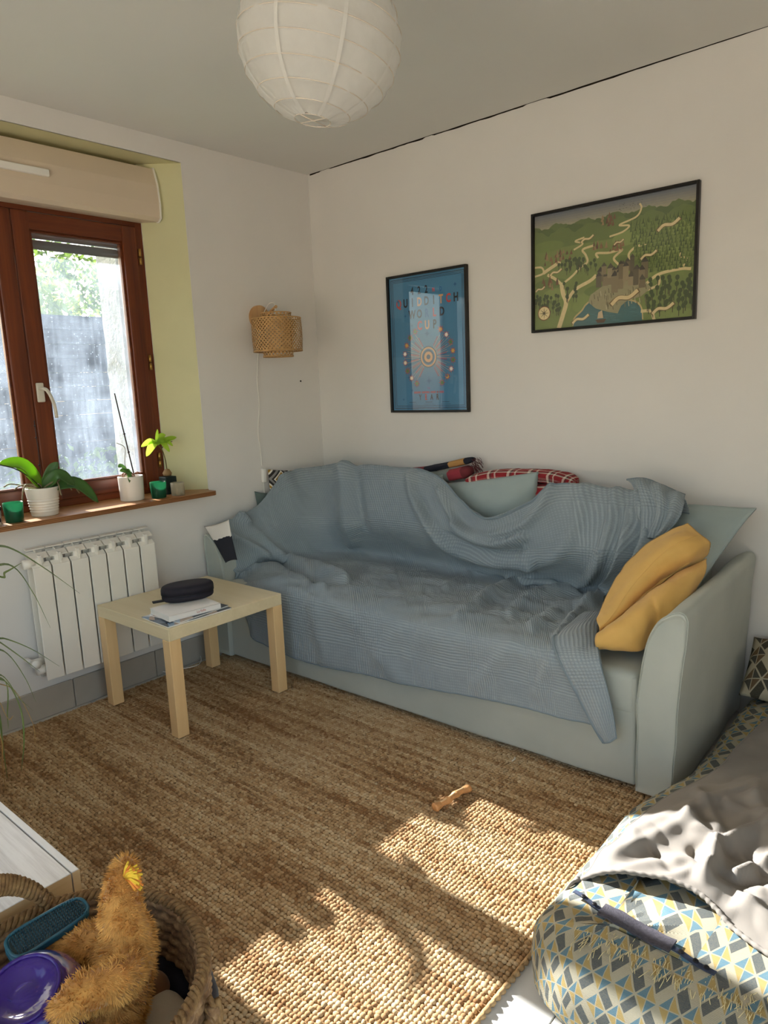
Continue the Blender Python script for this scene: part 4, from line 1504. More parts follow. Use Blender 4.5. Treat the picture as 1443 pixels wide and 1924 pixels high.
# ------------------------------------------------------------------ bamboo wall lamp
M_bamboo = mat('bamboo_strip', 'b8905c', .6, .3, .14, 30, .2, 300, .001)
M_lampwood = wood('pale_lamp_wood', 'b4895a', 'cfa676', 'z', .5)
dc = P(488, 597, 'x', .011)
lamp = empty('wall_lamp', (0.0, dc.y, dc.z), 'woven bamboo wall lamp with wooden arm beside the window', 'wall lamp')
MB().tube([(0.0, dc.y, dc.z), (.018, dc.y, dc.z), (.021, dc.y, dc.z)], [.062, .062, .058], 40).build('wall_plate', M_lampwood, lamp, angle=40)
ae = Vector((.185, dc.y - .035, dc.z + .038))
MB().tube([(.018, dc.y, dc.z - .018), ae], .0075, 14).build('arm', M_lampwood, lamp, angle=50)
shc = Vector((ae.x - .006, ae.y, 1.602))


def woven(name, R, z0, z1, n, parent, wd=.0021):
    m = MB()
    hgt = z1 - z0
    for d in (1, -1):
        for k in range(n):
            a0 = 2 * PI * k / n
            v, f = [], []
            steps = 14
            for s in range(steps + 1):
                t = s / steps
                a = a0 + d * t * hgt / R * 1.0
                bul = 1 + .03 * math.sin(PI * t)
                wob = .0012 * (1 if (s + k + (d > 0)) % 2 else -1)
                for e_ in (-1, 1):
                    aa = a + e_ * wd / R * .72
                    zz_ = z0 + t * hgt - e_ * d * wd * .72
                    rr = R * bul + wob
                    v.append((shc.x + rr * math.cos(aa), shc.y + rr * math.sin(aa), zz_))
            f = [(2 * s, 2 * s + 1, 2 * s + 3, 2 * s + 2) for s in range(steps)]
            m.add(v, f)
    for z in (z0, z1):
        m.tube([(shc.x + R * math.cos(2 * PI * k / 48), shc.y + R * math.sin(2 * PI * k / 48), z) for k in range(49)], .0032, 6, cap=False)
    o = m.build(name, M_bamboo, parent)
    return o


woven('outer_shade', .122, shc.z - .080, shc.z + .080, 40, lamp, .0026)
woven('inner_shade', .075, shc.z - .106, shc.z + .106, 24, lamp, .0024)
cordpts = [(.022, dc.y + .012, dc.z + .012), (.06, dc.y + .006, dc.z + .045), (.11, dc.y - .01, dc.z + .062), (.155, dc.y - .02, dc.z + .058), ae + Vector((-.01, 0, .004)), ae + Vector((-.006, 0, -.04)), shc + Vector((0, 0, .03))]
MB().tube(spline([list(Vector(c)) for c in cordpts], 50), .0022, 6).build('lamp_cord', M_white_plastic, lamp)
MB().tube([shc + Vector((0, 0, .05)), shc + Vector((0, 0, 0))], .016, 14).ell(shc + Vector((0, 0, -.03)), (.028, .028, .035)).build('bulb', M_white_plastic, lamp)
wc = [(.022, dc.y - .008, dc.z - .05)]
for (px, py) in ((486, 655), (483, 710), (487, 760), (485, 810), (490, 850), (492, 875)):
    wc.append(P(px, py, 'x', .006))
wc = [list(Vector(c)) for c in wc]
MB().tube(spline(wc, 60), .0022, 6).build('wall_cord', M_white_plastic, lamp)
sw = P(495, 892, 'x', .012)
MB().box((.004, sw.y - .012, sw.z - .04), (.024, sw.y + .012, sw.z + .035), .006, seg=3).build('cord_switch', M_white_plastic, lamp)
MB().tube(spline([[.01, sw.y, sw.z - .04], [.012, sw.y - .004, sw.z - .12], [.012, sw.y, .80], [.012, sw.y, .76]], 20), .0022, 6).build('lower_cord', M_white_plastic, lamp)

# ------------------------------------------------------------------ pictures: printed sheets drawn as flat shapes
q = NB('printed_sheet')
at = q.n('Attribute', attribute_name='ink')
vec = q.coord('Object')
q.put(q.b.inputs['Base Color'], q.mix(q.math('MULTIPLY', q.noise(vec, 90, 4), .28), at.outputs['Color'], lin('5d5238')))
q.b.inputs['Roughness'].default_value = .75
M_print = q.m
q = NB('printed_sheet_blue')
at = q.n('Attribute', attribute_name='ink')
q.put(q.b.inputs['Base Color'], at.outputs['Color'])
q.b.inputs['Roughness'].default_value = .75
M_print2 = q.m
q = NB('picture_glass')
q.t.nodes.remove(q.b)
tr = q.n('BsdfTransparent')
gl = q.n('BsdfGlossy')
gl.inputs['Roughness'].default_value = .015
fre = q.n('Fresnel')
fre.inputs[0].default_value = 1.5
mx = q.n('MixShader')
geo = q.n('NewGeometry')
q.put(mx.inputs[0], q.math('MULTIPLY', q.math('MULTIPLY', fre.outputs[0], 1.6, clamp=True), q.math('SUBTRACT', 1.0, geo.outputs['Backfacing'])))
q.put(mx.inputs[1], tr.outputs[0])
q.put(mx.inputs[2], gl.outputs[0])
q.put(q.out.inputs[0], mx.outputs[0])
M_picglass = q.m


class Draw:
    """flat shapes in sheet coordinates (u right, v up, metres), stacked by a hair"""
    def __init__(s, x0, z0, w, h, y=-0.0070, dk=1.2e-5):
        s.x0, s.z0, s.w, s.h, s.y, s.k = x0, z0, w, h, y, 0
        s.v, s.f, s.c = [], [], []
        s.dk = dk

    def poly(s, pts, col, lift=True):
        if lift:
            s.k += 1
        b = len(s.v)
        yy = s.y - s.k * s.dk
        for (u, v_) in pts:
            s.v.append((s.x0 + min(max(u, 0), s.w), yy, s.z0 + min(max(v_, 0), s.h)))
        s.f.append(tuple(range(b, b + len(pts))))
        s.c += [lin(col)] * len(pts)

    def disc(s, u, v_, r, col, n=28, ry=None):
        s.poly([(u + r * math.cos(2 * PI * k / n), v_ + (ry or r) * math.sin(2 * PI * k / n)) for k in range(n)], col)

    def line(s, pts, w_, col):
        pts = spline(np.array(pts, float), max(2, 10 * (len(pts) - 1))) if len(pts) > 2 else np.array(pts, float)
        L, R_ = [], []
        s.k += 1
        for i in range(len(pts)):
            t = pts[min(i + 1, len(pts) - 1)] - pts[max(i - 1, 0)]
            t = t / (np.linalg.norm(t) + 1e-9)
            nrm = np.array([-t[1], t[0]]) * w_ / 2
            L.append(pts[i] + nrm)
            R_.append(pts[i] - nrm)
        for i in range(len(pts) - 1):
            s.poly([L[i], L[i + 1], R_[i + 1], R_[i]], col, lift=False)

    def star(s, u, v_, r, col, n=8, inner=.38, a0=PI / 2):
        s.poly([(u + (r if k % 2 == 0 else r * inner) * math.cos(a0 + PI * k / n), v_ + (r if k % 2 == 0 else r * inner) * math.sin(a0 + PI * k / n)) for k in range(2 * n)], col)

    def text(s, txt, u, v_, size, col, sx=1.0, rot=0.0):
        s.k += 1
        M = Matrix.Rotation(rot, 4, 'Z') @ Matrix.Diagonal((sx, 1, 1, 1))
        V, F = flat_text(txt, size, M, None, None, None, bold=.035)
        b = len(s.v)
        yy = s.y - s.k * s.dk
        s.v += [(s.x0 + u + p.x, yy, s.z0 + v_ + p.y) for p in V]
        s.f += [tuple(i + b for i in f) for f in F]
        s.c += [lin(col)] * len(V)

    def build(s, name, m, parent, gain=1.0):
        o = raw(name, s.v, s.f, m, parent, smooth=False)
        a = o.data.color_attributes.new('ink', 'FLOAT_COLOR', 'POINT')
        a.data.foreach_set('color', np.clip(np.array(s.c, dtype=np.float32) * gain, 0, 1).ravel())
        return o


def frame(root, x0, z0, x1, z1, fw_=.011, dep=.022):
    for (a, b) in (((x0, z0), (x0 + fw_, z1)), ((x1 - fw_, z0), (x1, z1)), ((x0 + fw_, z0), (x1 - fw_, z0 + fw_)), ((x0 + fw_, z1 - fw_), (x1 - fw_, z1))):
        MB().box((a[0], -dep, a[1]), (b[0], -.001, b[1]), .0012, seg=1).build('frame_bar', M_black, root, smooth=False)
    MB().box((x0 + .004, -.006, z0 + .004), (x1 - .004, -.002, z1 - .004)).build('backing_board', M_dark, root, smooth=False)


# blue poster with lettering
bx0, bz0, bx1, bz1 = .545, 1.188, 1.035, 1.870
pf = empty('framed_poster', ((bx0 + bx1) / 2, -.01, bz0), 'tall blue lettered poster in a thin black frame above the sofa', 'picture')
frame(pf, bx0, bz0, bx1, bz1)
x0, z0, w_, h_ = bx0 + .011, bz0 + .011, bx1 - bx0 - .022, bz1 - bz0 - .022
d = Draw(x0, z0, w_, h_)
BL, BK, RD, TN, NV_ = '44799c', '23252b', 'b0413c', 'c09368', '2b5f92'
d.poly([(0, 0), (w_, 0), (w_, h_), (0, h_)], BL)
for ins, lw in ((.010, .0028), (.017, .0018), (.023, .0018)):
    for a, b in (((ins, ins), (w_ - ins, ins)), ((w_ - ins, ins), (w_ - ins, h_ - ins)), ((w_ - ins, h_ - ins), (ins, h_ - ins)), ((ins, h_ - ins), (ins, ins))):
        d.line([a, b], lw, BK)
cu_ = w_ / 2
for txt, v_, sz, colr, pitch in (('422ND', .570, .050, [BK, BK, BK, RD, NV_], .044), ('QUIDDITCH', .513, .056, [RD, BK, BK, TN, BK, BK, TN, RD, BK], .044),
                                 ('WORLD', .455, .056, [BK, BK, NV_, RD, BK], .046), ('CUP', .398, .058, [RD, TN, BK], .046)):
    n_ = len(txt)
    for k, ch in enumerate(txt):
        s_ = sz * (.55 if txt == '422ND' and k > 2 else 1)
        d.text(ch, cu_ + (k - (n_ - 1) / 2) * pitch, v_, s_, colr[k], .72)
cm, cv = cu_ + .004, .262
rs = random.Random(4)
for k in range(72):                                   # sunburst of thin rays
    a = 2 * PI * k / 72
    if abs(math.sin(a)) > .86:
        continue
    r1 = .115 + .05 * rs.random()
    d.line([(cm + .052 * math.cos(a), cv + .052 * math.sin(a)), (cm + r1 * math.cos(a), cv + r1 * math.sin(a))], .0016, rs.choice([TN, '8f8374', 'b7a48c', '2c4f6c']))
for k in range(16):
    a = -1.02 + (k % 8) * 2.04 / 7
    sgn = 1 if k < 8 else -1
    c_, s_ = sgn * math.cos(a), math.sin(a)
    for t in range(6):
        rr_ = .066 + t * .0085
        d.line([(cm + rr_ * c_ - .004 * s_, cv + rr_ * s_ + .004 * c_), (cm + rr_ * c_ + .004 * s_, cv + rr_ * s_ - .004 * c_)], .0032, RD)
    R_ = .150
    d.star(cm + R_ * c_, cv + R_ * s_, .021, RD, 8)
    d.star(cm + R_ * c_, cv + R_ * s_, .013, rs.choice(['ddd6c4', 'c9a25c', '4f7e4e', 'e3e0da']), 8, .5)
for r_, c_ in ((.052, '2b4a63'), (.048, TN), (.040, BL), (.036, '31506a'), (.026, TN), (.012, '31506a')):
    d.disc(cm, cv, r_, c_, 40)
for (u, v_, r_) in ((cu_, .375, .020), (cu_ + .004, .145, .020), (.055, .545, .014), (w_ - .06, .590, .014), (.10, .47, .010), (.14, .42, .010), (.11, .165, .011), (.13, .10, .010), (w_ - .12, .165, .010), (.07, .055, .010)):
    d.star(u, v_, r_, '275a83', 4, .22)
    d.star(u, v_, r_ * .7, '275a83', 4, .25, PI / 4)
d.text('THE', cu_, .104, .014, '6b5a8a', .7)
for k in range(34):                                   # line too small to read
    if k not in (8, 18, 25, 28):
        d.line([(cu_ + (k - 16.5) * .0055, .084), (cu_ + (k - 16.5) * .0055, .094)], .0032, RD)
for k, ch in enumerate('YEAR'):
    d.text(ch, cu_ + (k - 1.5) * .036, .052, .038, [BK, RD, BK, BK][k], .62)
for u in (.13, cu_, w_ - .13):
    d.line([(u - .03, .030), (u + .03, .030)], .0012, BK)
    d.line([(u - .022, .040), (u + .022, .040)], .003, '2f4a60')
d.build('print', M_print2, pf, 1.25)
MB().box((x0, -.0125, z0), (x0 + w_, -.0115, z0 + h_)).build('glass', M_picglass, pf, smooth=False)

# green illustrated map
mx0, mz0, mx1, mz1 = 1.3745, 1.531, 2.068, 2.026
mf = empty('framed_map', ((mx0 + mx1) / 2, -.01, mz0), 'wide green illustrated landscape map in a thin black frame on the wall', 'picture')
frame(mf, mx0, mz0, mx1, mz1)
x0, z0, w_, h_ = mx0 + .011, mz0 + .011, mx1 - mx0 - .022, mz1 - mz0 - .022
d = Draw(x0, z0, w_, h_, dk=2.6e-6)
uv_ = lambda a, b: (a * w_, (1 - b) * h_)           # fractions from the top left
GR = '6c7a44'
d.poly([(0, 0), (w_, 0), (w_, h_), (0, h_)], GR)
for k in range(10):
    b0 = .02 * k
    col = [98 + 9 * k, 102 + 7 * k, 112 + 1 * k]
    d.poly([uv_(0, b0), uv_(1, b0), uv_(1, b0 + .05), uv_(0, b0 + .05)], '%02x%02x%02x' % tuple(min(255, int(c_)) for c_ in col))
rs = random.Random(11)
for row, colr in ((.085, '56653a'), (.11, '4c5c34'), (.13, '5d6c3c')):
    pts = [uv_(0, .32)]
    n_ = 60
    for k in range(n_ + 1):
        a = k / n_
        pts.append(uv_(a, row + .07 - .055 * abs(math.sin(a * 17 + row * 60)) - .02 * rs.random()))
    pts.append(uv_(1, .32))
    for k in range(1, n_ + 1):
        d.poly([pts[k], pts[k + 1], (pts[k + 1][0], uv_(0, .3)[1]), (pts[k][0], uv_(0, .3)[1])], colr, lift=(k == 1))
for k in range(26):                                  # soft green fields
    a, b = rs.random(), .26 + .72 * rs.random()
    d.disc(a * w_, (1 - b) * h_, .03 + .05 * rs.random(), rs.choice(['66763f', '728148', '78864c', '5f6f3c']), 18, .014 + .018 * rs.random())
LK = [(.27, 1.0), (.28, .93), (.33, .87), (.36, .82), (.44, .76), (.55, .80), (.66, .84), (.70, .90), (.71, 1.0)]
lk = spline(np.array(LK), 50)
d.poly([uv_(a - .006 if a < .5 else a + .006, b - .012) for a, b in lk], 'b29c6e')
d.poly([uv_(*p) for p in lk], '3f6468')
for k in range(40):
    a, b = .32 + .36 * rs.random(), .86 + .13 * rs.random()
    d.line([uv_(a, b), uv_(a + .03, b + .002)], .0012, rs.choice(['557d80', '2f5257', '4c7478']))
PT = 'c6b486'
for pl, wd in (([(.17, 1.0), (.20, .88), (.22, .78), (.20, .70), (.19, .62)], .020), ([(.22, .78), (.28, .68), (.38, .62), (.42, .58)], .014), ([(.19, .62), (.26, .56), (.31, .50), (.36, .46), (.35, .40), (.33, .35), (.40, .33)], .009),
               ([(0, .52), (.06, .50), (.05, .45), (0, .44)], .008), ([(.06, .50), (.12, .46), (.18, .42)], .014), ([(.19, .62), (.14, .56), (.09, .52)], .012), ([(.43, .44), (.42, .40), (.50, .41), (.58, .40), (.53, .46), (.56, .52)], .009),
               ([(.64, .52), (.62, .45), (.66, .40), (.74, .38)], .009), ([(.50, .28), (.58, .26), (.62, .22), (.56, .20), (.66, .16), (.69, .10), (.68, .06)], .007), ([(.27, .34), (.33, .30), (.28, .27), (.34, .25)], .007),
               ([(.73, .70), (.80, .64), (.92, .62), (.98, .63)], .011), ([(.92, .62), (.96, .56), (.92, .52), (.93, .48)], .008), ([(.72, .76), (.80, .72), (.80, .64)], .009), ([(.70, .92), (.76, .93), (.78, 1.0)], .012)):
    d.line([uv_(*p) for p in pl], wd, PT)


def tree(a, b, s_, c1='3c4a2c', c2='4b5a34'):
    u, v_ = uv_(a, b)
    d.line([(u, v_), (u, v_ + s_ * 1.3)], s_ * .14, '3a3226')
    d.disc(u, v_ + s_ * 1.5, s_ * .42, c1, 9, s_ * .5)


def fir(a, b, s_):
    u, v_ = uv_(a, b)
    d.poly([(u - s_ * .35, v_), (u + s_ * .35, v_), (u, v_ + s_ * 1.2)], rs.choice(['3a4a28', '46562e', '51612f']))
    d.poly([(u, v_ + s_ * 1.2), (u + s_ * .30, v_ + .1 * s_), (u + s_ * .05, v_ + .1 * s_)], '6a7840')


for b in np.arange(.22, .62, .028):                  # dark forest, back to front
    for a in np.arange(.64 + .25 * max(0, b - .35), 1.0, .022):
        fir(a + rs.uniform(-.008, .008), b + rs.uniform(-.006, .006), .019)
for b in np.arange(.74, 1.0, .03):
    for a in np.arange(.74 + (.02 if b < .85 else 0), 1.0, .035):
        if rs.random() < .8:
            tree(a + rs.uniform(-.012, .012), b + rs.uniform(-.01, .01), .020)
for (a0, a1, b0, b1, n_) in ((.0, .18, .74, .90, 34), (.15, .35, .46, .56, 26), (.20, .30, .66, .80, 12), (.30, .42, .50, .62, 8)):
    for k in range(n_):
        tree(rs.uniform(a0, a1), rs.uniform(b0, b1), .016)
# a plain generic hill town on a rock by the lake
d.poly([uv_(a, b) for a, b in ((.385, .74), (.37, .80), (.42, .86), (.50, .90), (.56, .92), (.58, .86), (.62, .82), (.70, .80), (.76, .74), (.72, .68), (.60, .66), (.46, .68))], '8d8668')
for k in range(46):
    a, b = rs.uniform(.39, .73), rs.uniform(.70, .86)
    d.line([uv_(a, b), uv_(a + .004, b + .04)], .003, rs.choice(['6f6a50', 'a9a284', '5b563f']))
for k in range(26):
    a, b = rs.uniform(.40, .70), rs.uniform(.58, .76)
    ww, hh = rs.uniform(.014, .030), rs.uniform(.03, .075)
    u, v_ = uv_(a, b)
    d.poly([(u, v_), (u + ww, v_), (u + ww, v_ + hh), (u, v_ + hh)], rs.choice(['7b6f57', '6a5f4b', '8c7f64', '5a5244']))
    d.poly([(u - .002, v_ + hh), (u + ww + .002, v_ + hh), (u + ww / 2, v_ + hh + ww * .8)], rs.choice(['3f3d38', '4b463c', '35342f']))
for (a, b) in ((.11, .40), (.20, .38), (.10, .62), (.43, .36), (.53, .38), (.48, .16)):      # far hamlets and rocks
    for k in range(12):
        u, v_ = uv_(a + rs.uniform(-.05, .05), b + rs.uniform(-.03, .04))
        ww = rs.uniform(.008, .016)
        d.poly([(u, v_), (u + ww, v_), (u + ww * .6, v_ + ww * rs.uniform(1.2, 2.4))], rs.choice(['6b4a35', '5a4030', '7d5c42', '8a7050']))
for (a, b, r_) in ((.36, .27, .030), (.56, .34, .022), (.85, .27, .045), (.74, .48, .034), (.15, .51, .030), (.04, .64, .024), (.60, .80, .060), (.32, .94, .040), (.83, .92, .045)):
    u, v_ = uv_(a, b)
    d.line([(u - r_, v_ - r_ * .35), (u - r_ * .4, v_ + r_ * .05), (u + r_ * .3, v_ + r_ * .02), (u + r_, v_ + r_ * .42)], r_ * .32, '6a5638')
    d.line([(u - r_ * .90, v_ - r_ * .34), (u - r_ * .4, v_ + r_ * .06), (u + r_ * .3, v_ + r_ * .03), (u + r_ * .90, v_ + r_ * .42)], r_ * .24, 'c9b68a')
u, v_ = uv_(.068, .855)
d.disc(u, v_, .030, '7a3f2a', 30)
d.disc(u, v_, .027, 'cdbb8d', 30)
d.star(u, v_, .025, '3c3322', 8, .18)
u, v_ = uv_(.455, .955)                               # small sailing boat
d.poly([(u - .024, v_), (u + .022, v_), (u + .014, v_ - .014), (u - .016, v_ - .014)], '4f3826')
d.poly([(u - .016, v_ + .004), (u + .010, v_ + .004), (u + .004, v_ + .036), (u - .012, v_ + .028)], 'b7a283')
for k in range(22):
    a, b = rs.uniform(.54, .72), rs.uniform(.03, .09)
    d.line([uv_(a, b), uv_(a + .006, b + .004)], .0012, '2c2a26')
d.build('print', M_print, mf, 1.45)
MB().box((x0, -.0125, z0), (x0 + w_, -.0115, z0 + h_)).build('glass', M_picglass, mf, smooth=False)

# ------------------------------------------------------------------ things on the sill
SZ = WZ0
M_pot = mat('white_ceramic', 'dcd6cb', .25, .5, .02, 8)
M_orch = leafmat('orchid_leaf', '2f4a24', '4f7a30', .22)
M_orch2 = leafmat('orchid_leaf_backlit', '6f9a2a', '9cc040', .5)  # brighter leaf copy, the backlit glow is put into its colour
M_root = mat('aerial_root', '8d8468', .8, col2='6d5f46', vscale=60)
M_stake = mat('dark_stake', '2c2320', .6)
M_bark2 = mat('bark_chips', '6a4a34', .95, col2='a58a6c', vscale=50, bump=.9, bscale=90, bdist=.01)


def leaf_blade(m, base, tip, mid, wid, droop=None, n=14, cup=.25, k=6, face=(0, 0, 1.0)):
    """broad strap leaf along base-mid-tip"""
    sp = spline(np.array([list(base), list(mid), list(tip)]), n)
    V, F = [], []
    for i in range(n):
        t = i / (n - 1)
        tg = sp[min(i + 1, n - 1)] - sp[max(i - 1, 0)]
        tg /= np.linalg.norm(tg)
        sd_ = np.cross(tg, face)
        sd_ /= np.linalg.norm(sd_) + 1e-9
        up = np.cross(sd_, tg)
        ww = wid * (math.sin(PI * min(.985, .12 + .87 * t)) ** .6) * (1 if t < .98 else .3)
        for a in range(k + 1):
            s = a / k * 2 - 1
            V.append(sp[i] + sd_ * s * ww + up * (abs(s) ** 1.5 * ww * cup))
    F = grid_faces(k + 1, n)
    m.add(V, F)
    return m


def pot_prof(r0, r1, h, ribs=0):
    pr = [(.001, 0), (r0 * .96, 0), (r0, .003)]
    n_ = 40
    for k in range(n_ + 1):
        t = k / n_
        z = .004 + (h - .006) * t
        r = r0 + (r1 - r0) * t
        if ribs and .12 < t < .62:
            r += .0016 * math.sin((t - .12) / .5 * 2 * PI * ribs)
        pr.append((r, z))
    pr += [(r1 - .001, h), (r1 - .004, h), (r1 - .005, h - .02), (r1 - .006, h - .03)]
    return pr


# large orchid in the ribbed pot
c = Vector((-0.01, P(85, 966, 'x', -0.01).y, SZ))
orc = empty('potted_orchid', c, 'orchid with broad drooping leaves in a ribbed white pot on the sill', 'potted plant')
MB().lathe(pot_prof(.052, .066, .118, 5), 48, c).build('pot', M_pot, orc)
MB().lathe([(.060, .100), (.03, .108), (.001, .110)], 24, c).build('potting_bark', M_bark2, orc)
b0 = c + Vector((0, .0, .11))
for (mid, tip, w_, m_) in (((.03, -.075, .105), (.05, -.175, .125), .032, M_orch2), ((.02, .04, .075), (.03, .065, .105), .020, M_orch),
                           ((.055, .05, .055), (.085, .10, .005), .028, M_orch), ((.07, .11, .012), (.11, .18, -.075), .030, M_orch), ((-.04, -.03, .07), (-.06, -.07, .10), .022, M_orch2)):
    m = leaf_blade(MB(), b0, b0 + Vector(tip), b0 + Vector(mid), w_, face=(.8, 0, .6))
    o = m.build('leaf', m_, orc)
    md = o.modifiers.new('t', 'SOLIDIFY')
    md.thickness = .0022
rs = random.Random(3)
for k in range(11):
    a = rs.uniform(-1.6, 1.6)
    L = rs.uniform(.04, .11)
    p1 = b0 + Vector((math.cos(a) * .04, math.sin(a) * .05, rs.uniform(0, .03)))
    p2 = b0 + Vector((math.cos(a) * .06, math.sin(a) * (.05 + L * .7), rs.uniform(.0, .05)))
    p3 = b0 + Vector((math.cos(a) * .07, math.sin(a) * (.05 + L), rs.uniform(-.06, .04)))
    MB().tube(spline([list(b0), list(p1), list(p2), list(p3)], 16), .0028, 6).build('aerial_root', M_root, orc)
s0, s1 = b0, P(64, 790, 'x', -.01)
st = MB().tube([s0, s0 * .5 + s1 * .5 + Vector((0, .003, 0)), s1], .0017, 6)
for t in (.35, .75, .92):
    st.ell(s0.lerp(s1, t), (.005, .005, .003), nu=8, nv=6)
st.build('support_stake', M_stake, orc)
MB().tube(spline([list(b0), list(b0 + Vector((.03, -.05, .05))), list(b0 + Vector((.06, -.12, .10))), list(b0 + Vector((.06, -.20, .13)))], 20), .002, 6).build('flower_stem', M_stake, orc)

# small orchid in the plain pot
c = Vector((-0.035, P(249, 936, 'x', -0.035).y, SZ))
orc2 = empty('potted_orchid', c, 'small failing orchid with a tall dark stake in a plain white pot', 'potted plant')
MB().lathe(pot_prof(.053, .056, .112), 48, c).build('pot', M_pot, orc2)
MB().lathe([(.050, .098), (.03, .108), (.001, .112)], 24, c).build('potting_bark', M_bark2, orc2)
b0 = c + Vector((0, 0, .108))
for (mid, tip, w_) in (((.02, -.035, .03), (.03, -.065, .035), .014), ((.03, -.02, .03), (.05, -.035, -.02), .013), ((-.01, -.03, .05), (.0, -.055, .05), .012)):
    leaf_blade(MB(), b0, b0 + Vector(tip), b0 + Vector(mid), w_, face=(.8, 0, .6)).build('leaf', M_orch, orc2)
for k in range(8):
    a = rs.uniform(0, 6.28)
    MB().tube(spline([list(b0), list(b0 + Vector((math.cos(a) * .03, math.sin(a) * .03, .018))), list(b0 + Vector((math.cos(a) * .045, math.sin(a) * .045, rs.uniform(-.02, .02))))], 10), .0022, 6).build('aerial_root', mat('reddish_root', '8a5f48', .8) if k == 0 else bpy.data.materials['reddish_root'], orc2)
s0, s1 = b0 + Vector((.01, .015, 0)), P(215, 739, 'x', -.035)
st = MB().tube([s0, s1], .003, 8)
for t in (.3, .52):
    st.ell(s0.lerp(s1, t), (.006, .006, .004), nu=8, nv=6)
st.build('support_stake', M_stake, orc2)
MB().tube(spline([list(b0), list(b0 + Vector((.0, -.02, .06))), list(b0.lerp(s1, .35)), list(b0 + Vector((.0, -.05, .16)))], 16), .0015, 6).build('dry_stem', M_root, orc2)


def glassmat(name, col, rough=.15, trans=.75, bumpy=0):
    q = NB(name)
    q.b.inputs['Base Color'].default_value = lin(col)
    q.b.inputs['Roughness'].default_value = rough
    q.b.inputs['Transmission Weight'].default_value = trans
    q.b.inputs['IOR'].default_value = 1.25
    if bumpy:
        q.bump(q.noise(q.coord('Object'), bumpy, 2), .6, .004)
    # sunlight passes tinted glass
    t = q.n('BsdfTranslucent')
    t.inputs[0].default_value = lin(col)
    mx = q.n('MixShader')
    mx.inputs[0].default_value = .35
    q.put(mx.inputs[1], q.b.outputs[0])
    q.put(mx.inputs[2], t.outputs[0])
    q.put(q.out.inputs[0], mx.outputs[0])
    return q.m


M_greenglass = glassmat('green_glass', '3f8563', .2, .7)
M_mercury = glassmat('mercury_glass', 'd9cfb4', .2, .5, 120)
M_candle = mat('candle_wax', 'e9e4d6', .6)


def votive(c, r0, r1, h, m, label, group=None):
    r = empty('candle_holder', c, label, 'candle holder', group)
    pr = [(.001, 0), (r0, 0), (r0 + .001, .003), (r1, h - .001), (r1 - .001, h), (r1 - .003, h - .001), (r0 - .003, .012), (.001, .012)]
    MB().lathe(pr, 40, c).build('glass_cup', m, r, angle=60)
    MB().lathe([(.001, .0125), (r0 * .5, .0125), (r0 * .5, .024), (.001, .024)], 20, c).build('tealight', M_candle, r, angle=40)
    return r


votive(Vector((.038, P(28, 978, 'x', .038).y, SZ)), .032, .038, .078, M_greenglass, 'green glass candle holder left of the ribbed orchid pot', 'green glass candle holders')
votive(Vector((.025, P(299, 933, 'x', .025).y, SZ)), .032, .038, .075, M_greenglass, 'green glass candle holder in front of the seedling pot', 'green glass candle holders')
votive(Vector((.035, P(335, 930, 'x', .035).y, SZ)), .030, .032, .060, M_mercury, 'small crackled silver glass candle holder at the sill end')
# seedling
c = Vector((-.050, P(318, 922, 'x', -.05).y - .002, SZ))
sd2 = empty('potted_seedling', c, 'leafy avocado seedling in a small dark square pot at the sill end', 'potted plant')
MB().box((c.x - .030, c.y - .030, SZ), (c.x + .030, c.y + .030, SZ + .085), .004).build('pot', mat('dark_green_plastic', '1f2c26', .5), sd2, smooth=False)
MB().lathe([(.001, .085), (.018, .088), (.022, .100), (.012, .118), (.001, .122)], 18, c).build('stone', mat('seed_stone', '8a6a45', .7, var=.1), sd2)
st_ = [c + Vector((0, 0, .11)), c + Vector((.0, -.004, .17)), c + Vector((.005, -.022, .22)), c + Vector((.01, -.050, .25))]
MB().tube(spline([list(p) for p in st_], 16), .0028, 6).build('stem', mat('stem_brown', '5a4a2c', .8), sd2)
MB().tube(spline([list(st_[2]), list(st_[2] + Vector((.01, .03, .03))), list(st_[2] + Vector((.02, .05, .03)))], 10), .002, 6).build('stem', bpy.data.materials['stem_brown'], sd2)
M_seed = leafmat('seedling_leaf', '8fb52c', 'b5d84a', .6)
tp0 = st_[3]
for (d0, d1, w_) in (((.01, -.03, -.01), (.03, -.075, -.055), .018), ((.0, -.03, .01), (.01, -.085, -.01), .015), ((.02, .02, .0), (.05, .035, -.045), .020),
                     ((.02, .035, .01), (.03, .07, -.02), .018), ((.0, .03, .03), (-.01, .06, .035), .014), ((.01, .0, .03), (.015, .005, .065), .009), ((.02, .06, .015), (.02, .10, .02), .013)):
    leaf_blade(MB(), tp0, tp0 + Vector(d1), tp0 + Vector(d0), w_, cup=.15, face=(.8, .1, .6)).build('leaf', M_seed, sd2)
# dark patterned tin at the frame edge
c = Vector((.03, P(2, 985, 'x', .03).y - .03, SZ))
tn = empty('tea_tin', c, 'small black and white patterned tin at the left end of the sill', 'tin')
q = NB('black_white_print')
chk = q.n('TexChecker')
q.put(chk.inputs[0], q.coord('Object'))
chk.inputs['Scale'].default_value = 60
chk.inputs[1].default_value = lin('1c1c20')
chk.inputs[2].default_value = lin('cfcac2')
q.put(q.b.inputs['Base Color'], chk.outputs[0])
MB().lathe([(.001, 0), (.034, 0), (.034, .055), (.001, .055)], 32, c).build('body', q.m, tn, angle=40)
MB().lathe([(.001, .070), (.035, .070), (.0355, .056), (.034, .0555)], 32, c).build('lid', M_zip, tn, angle=40)

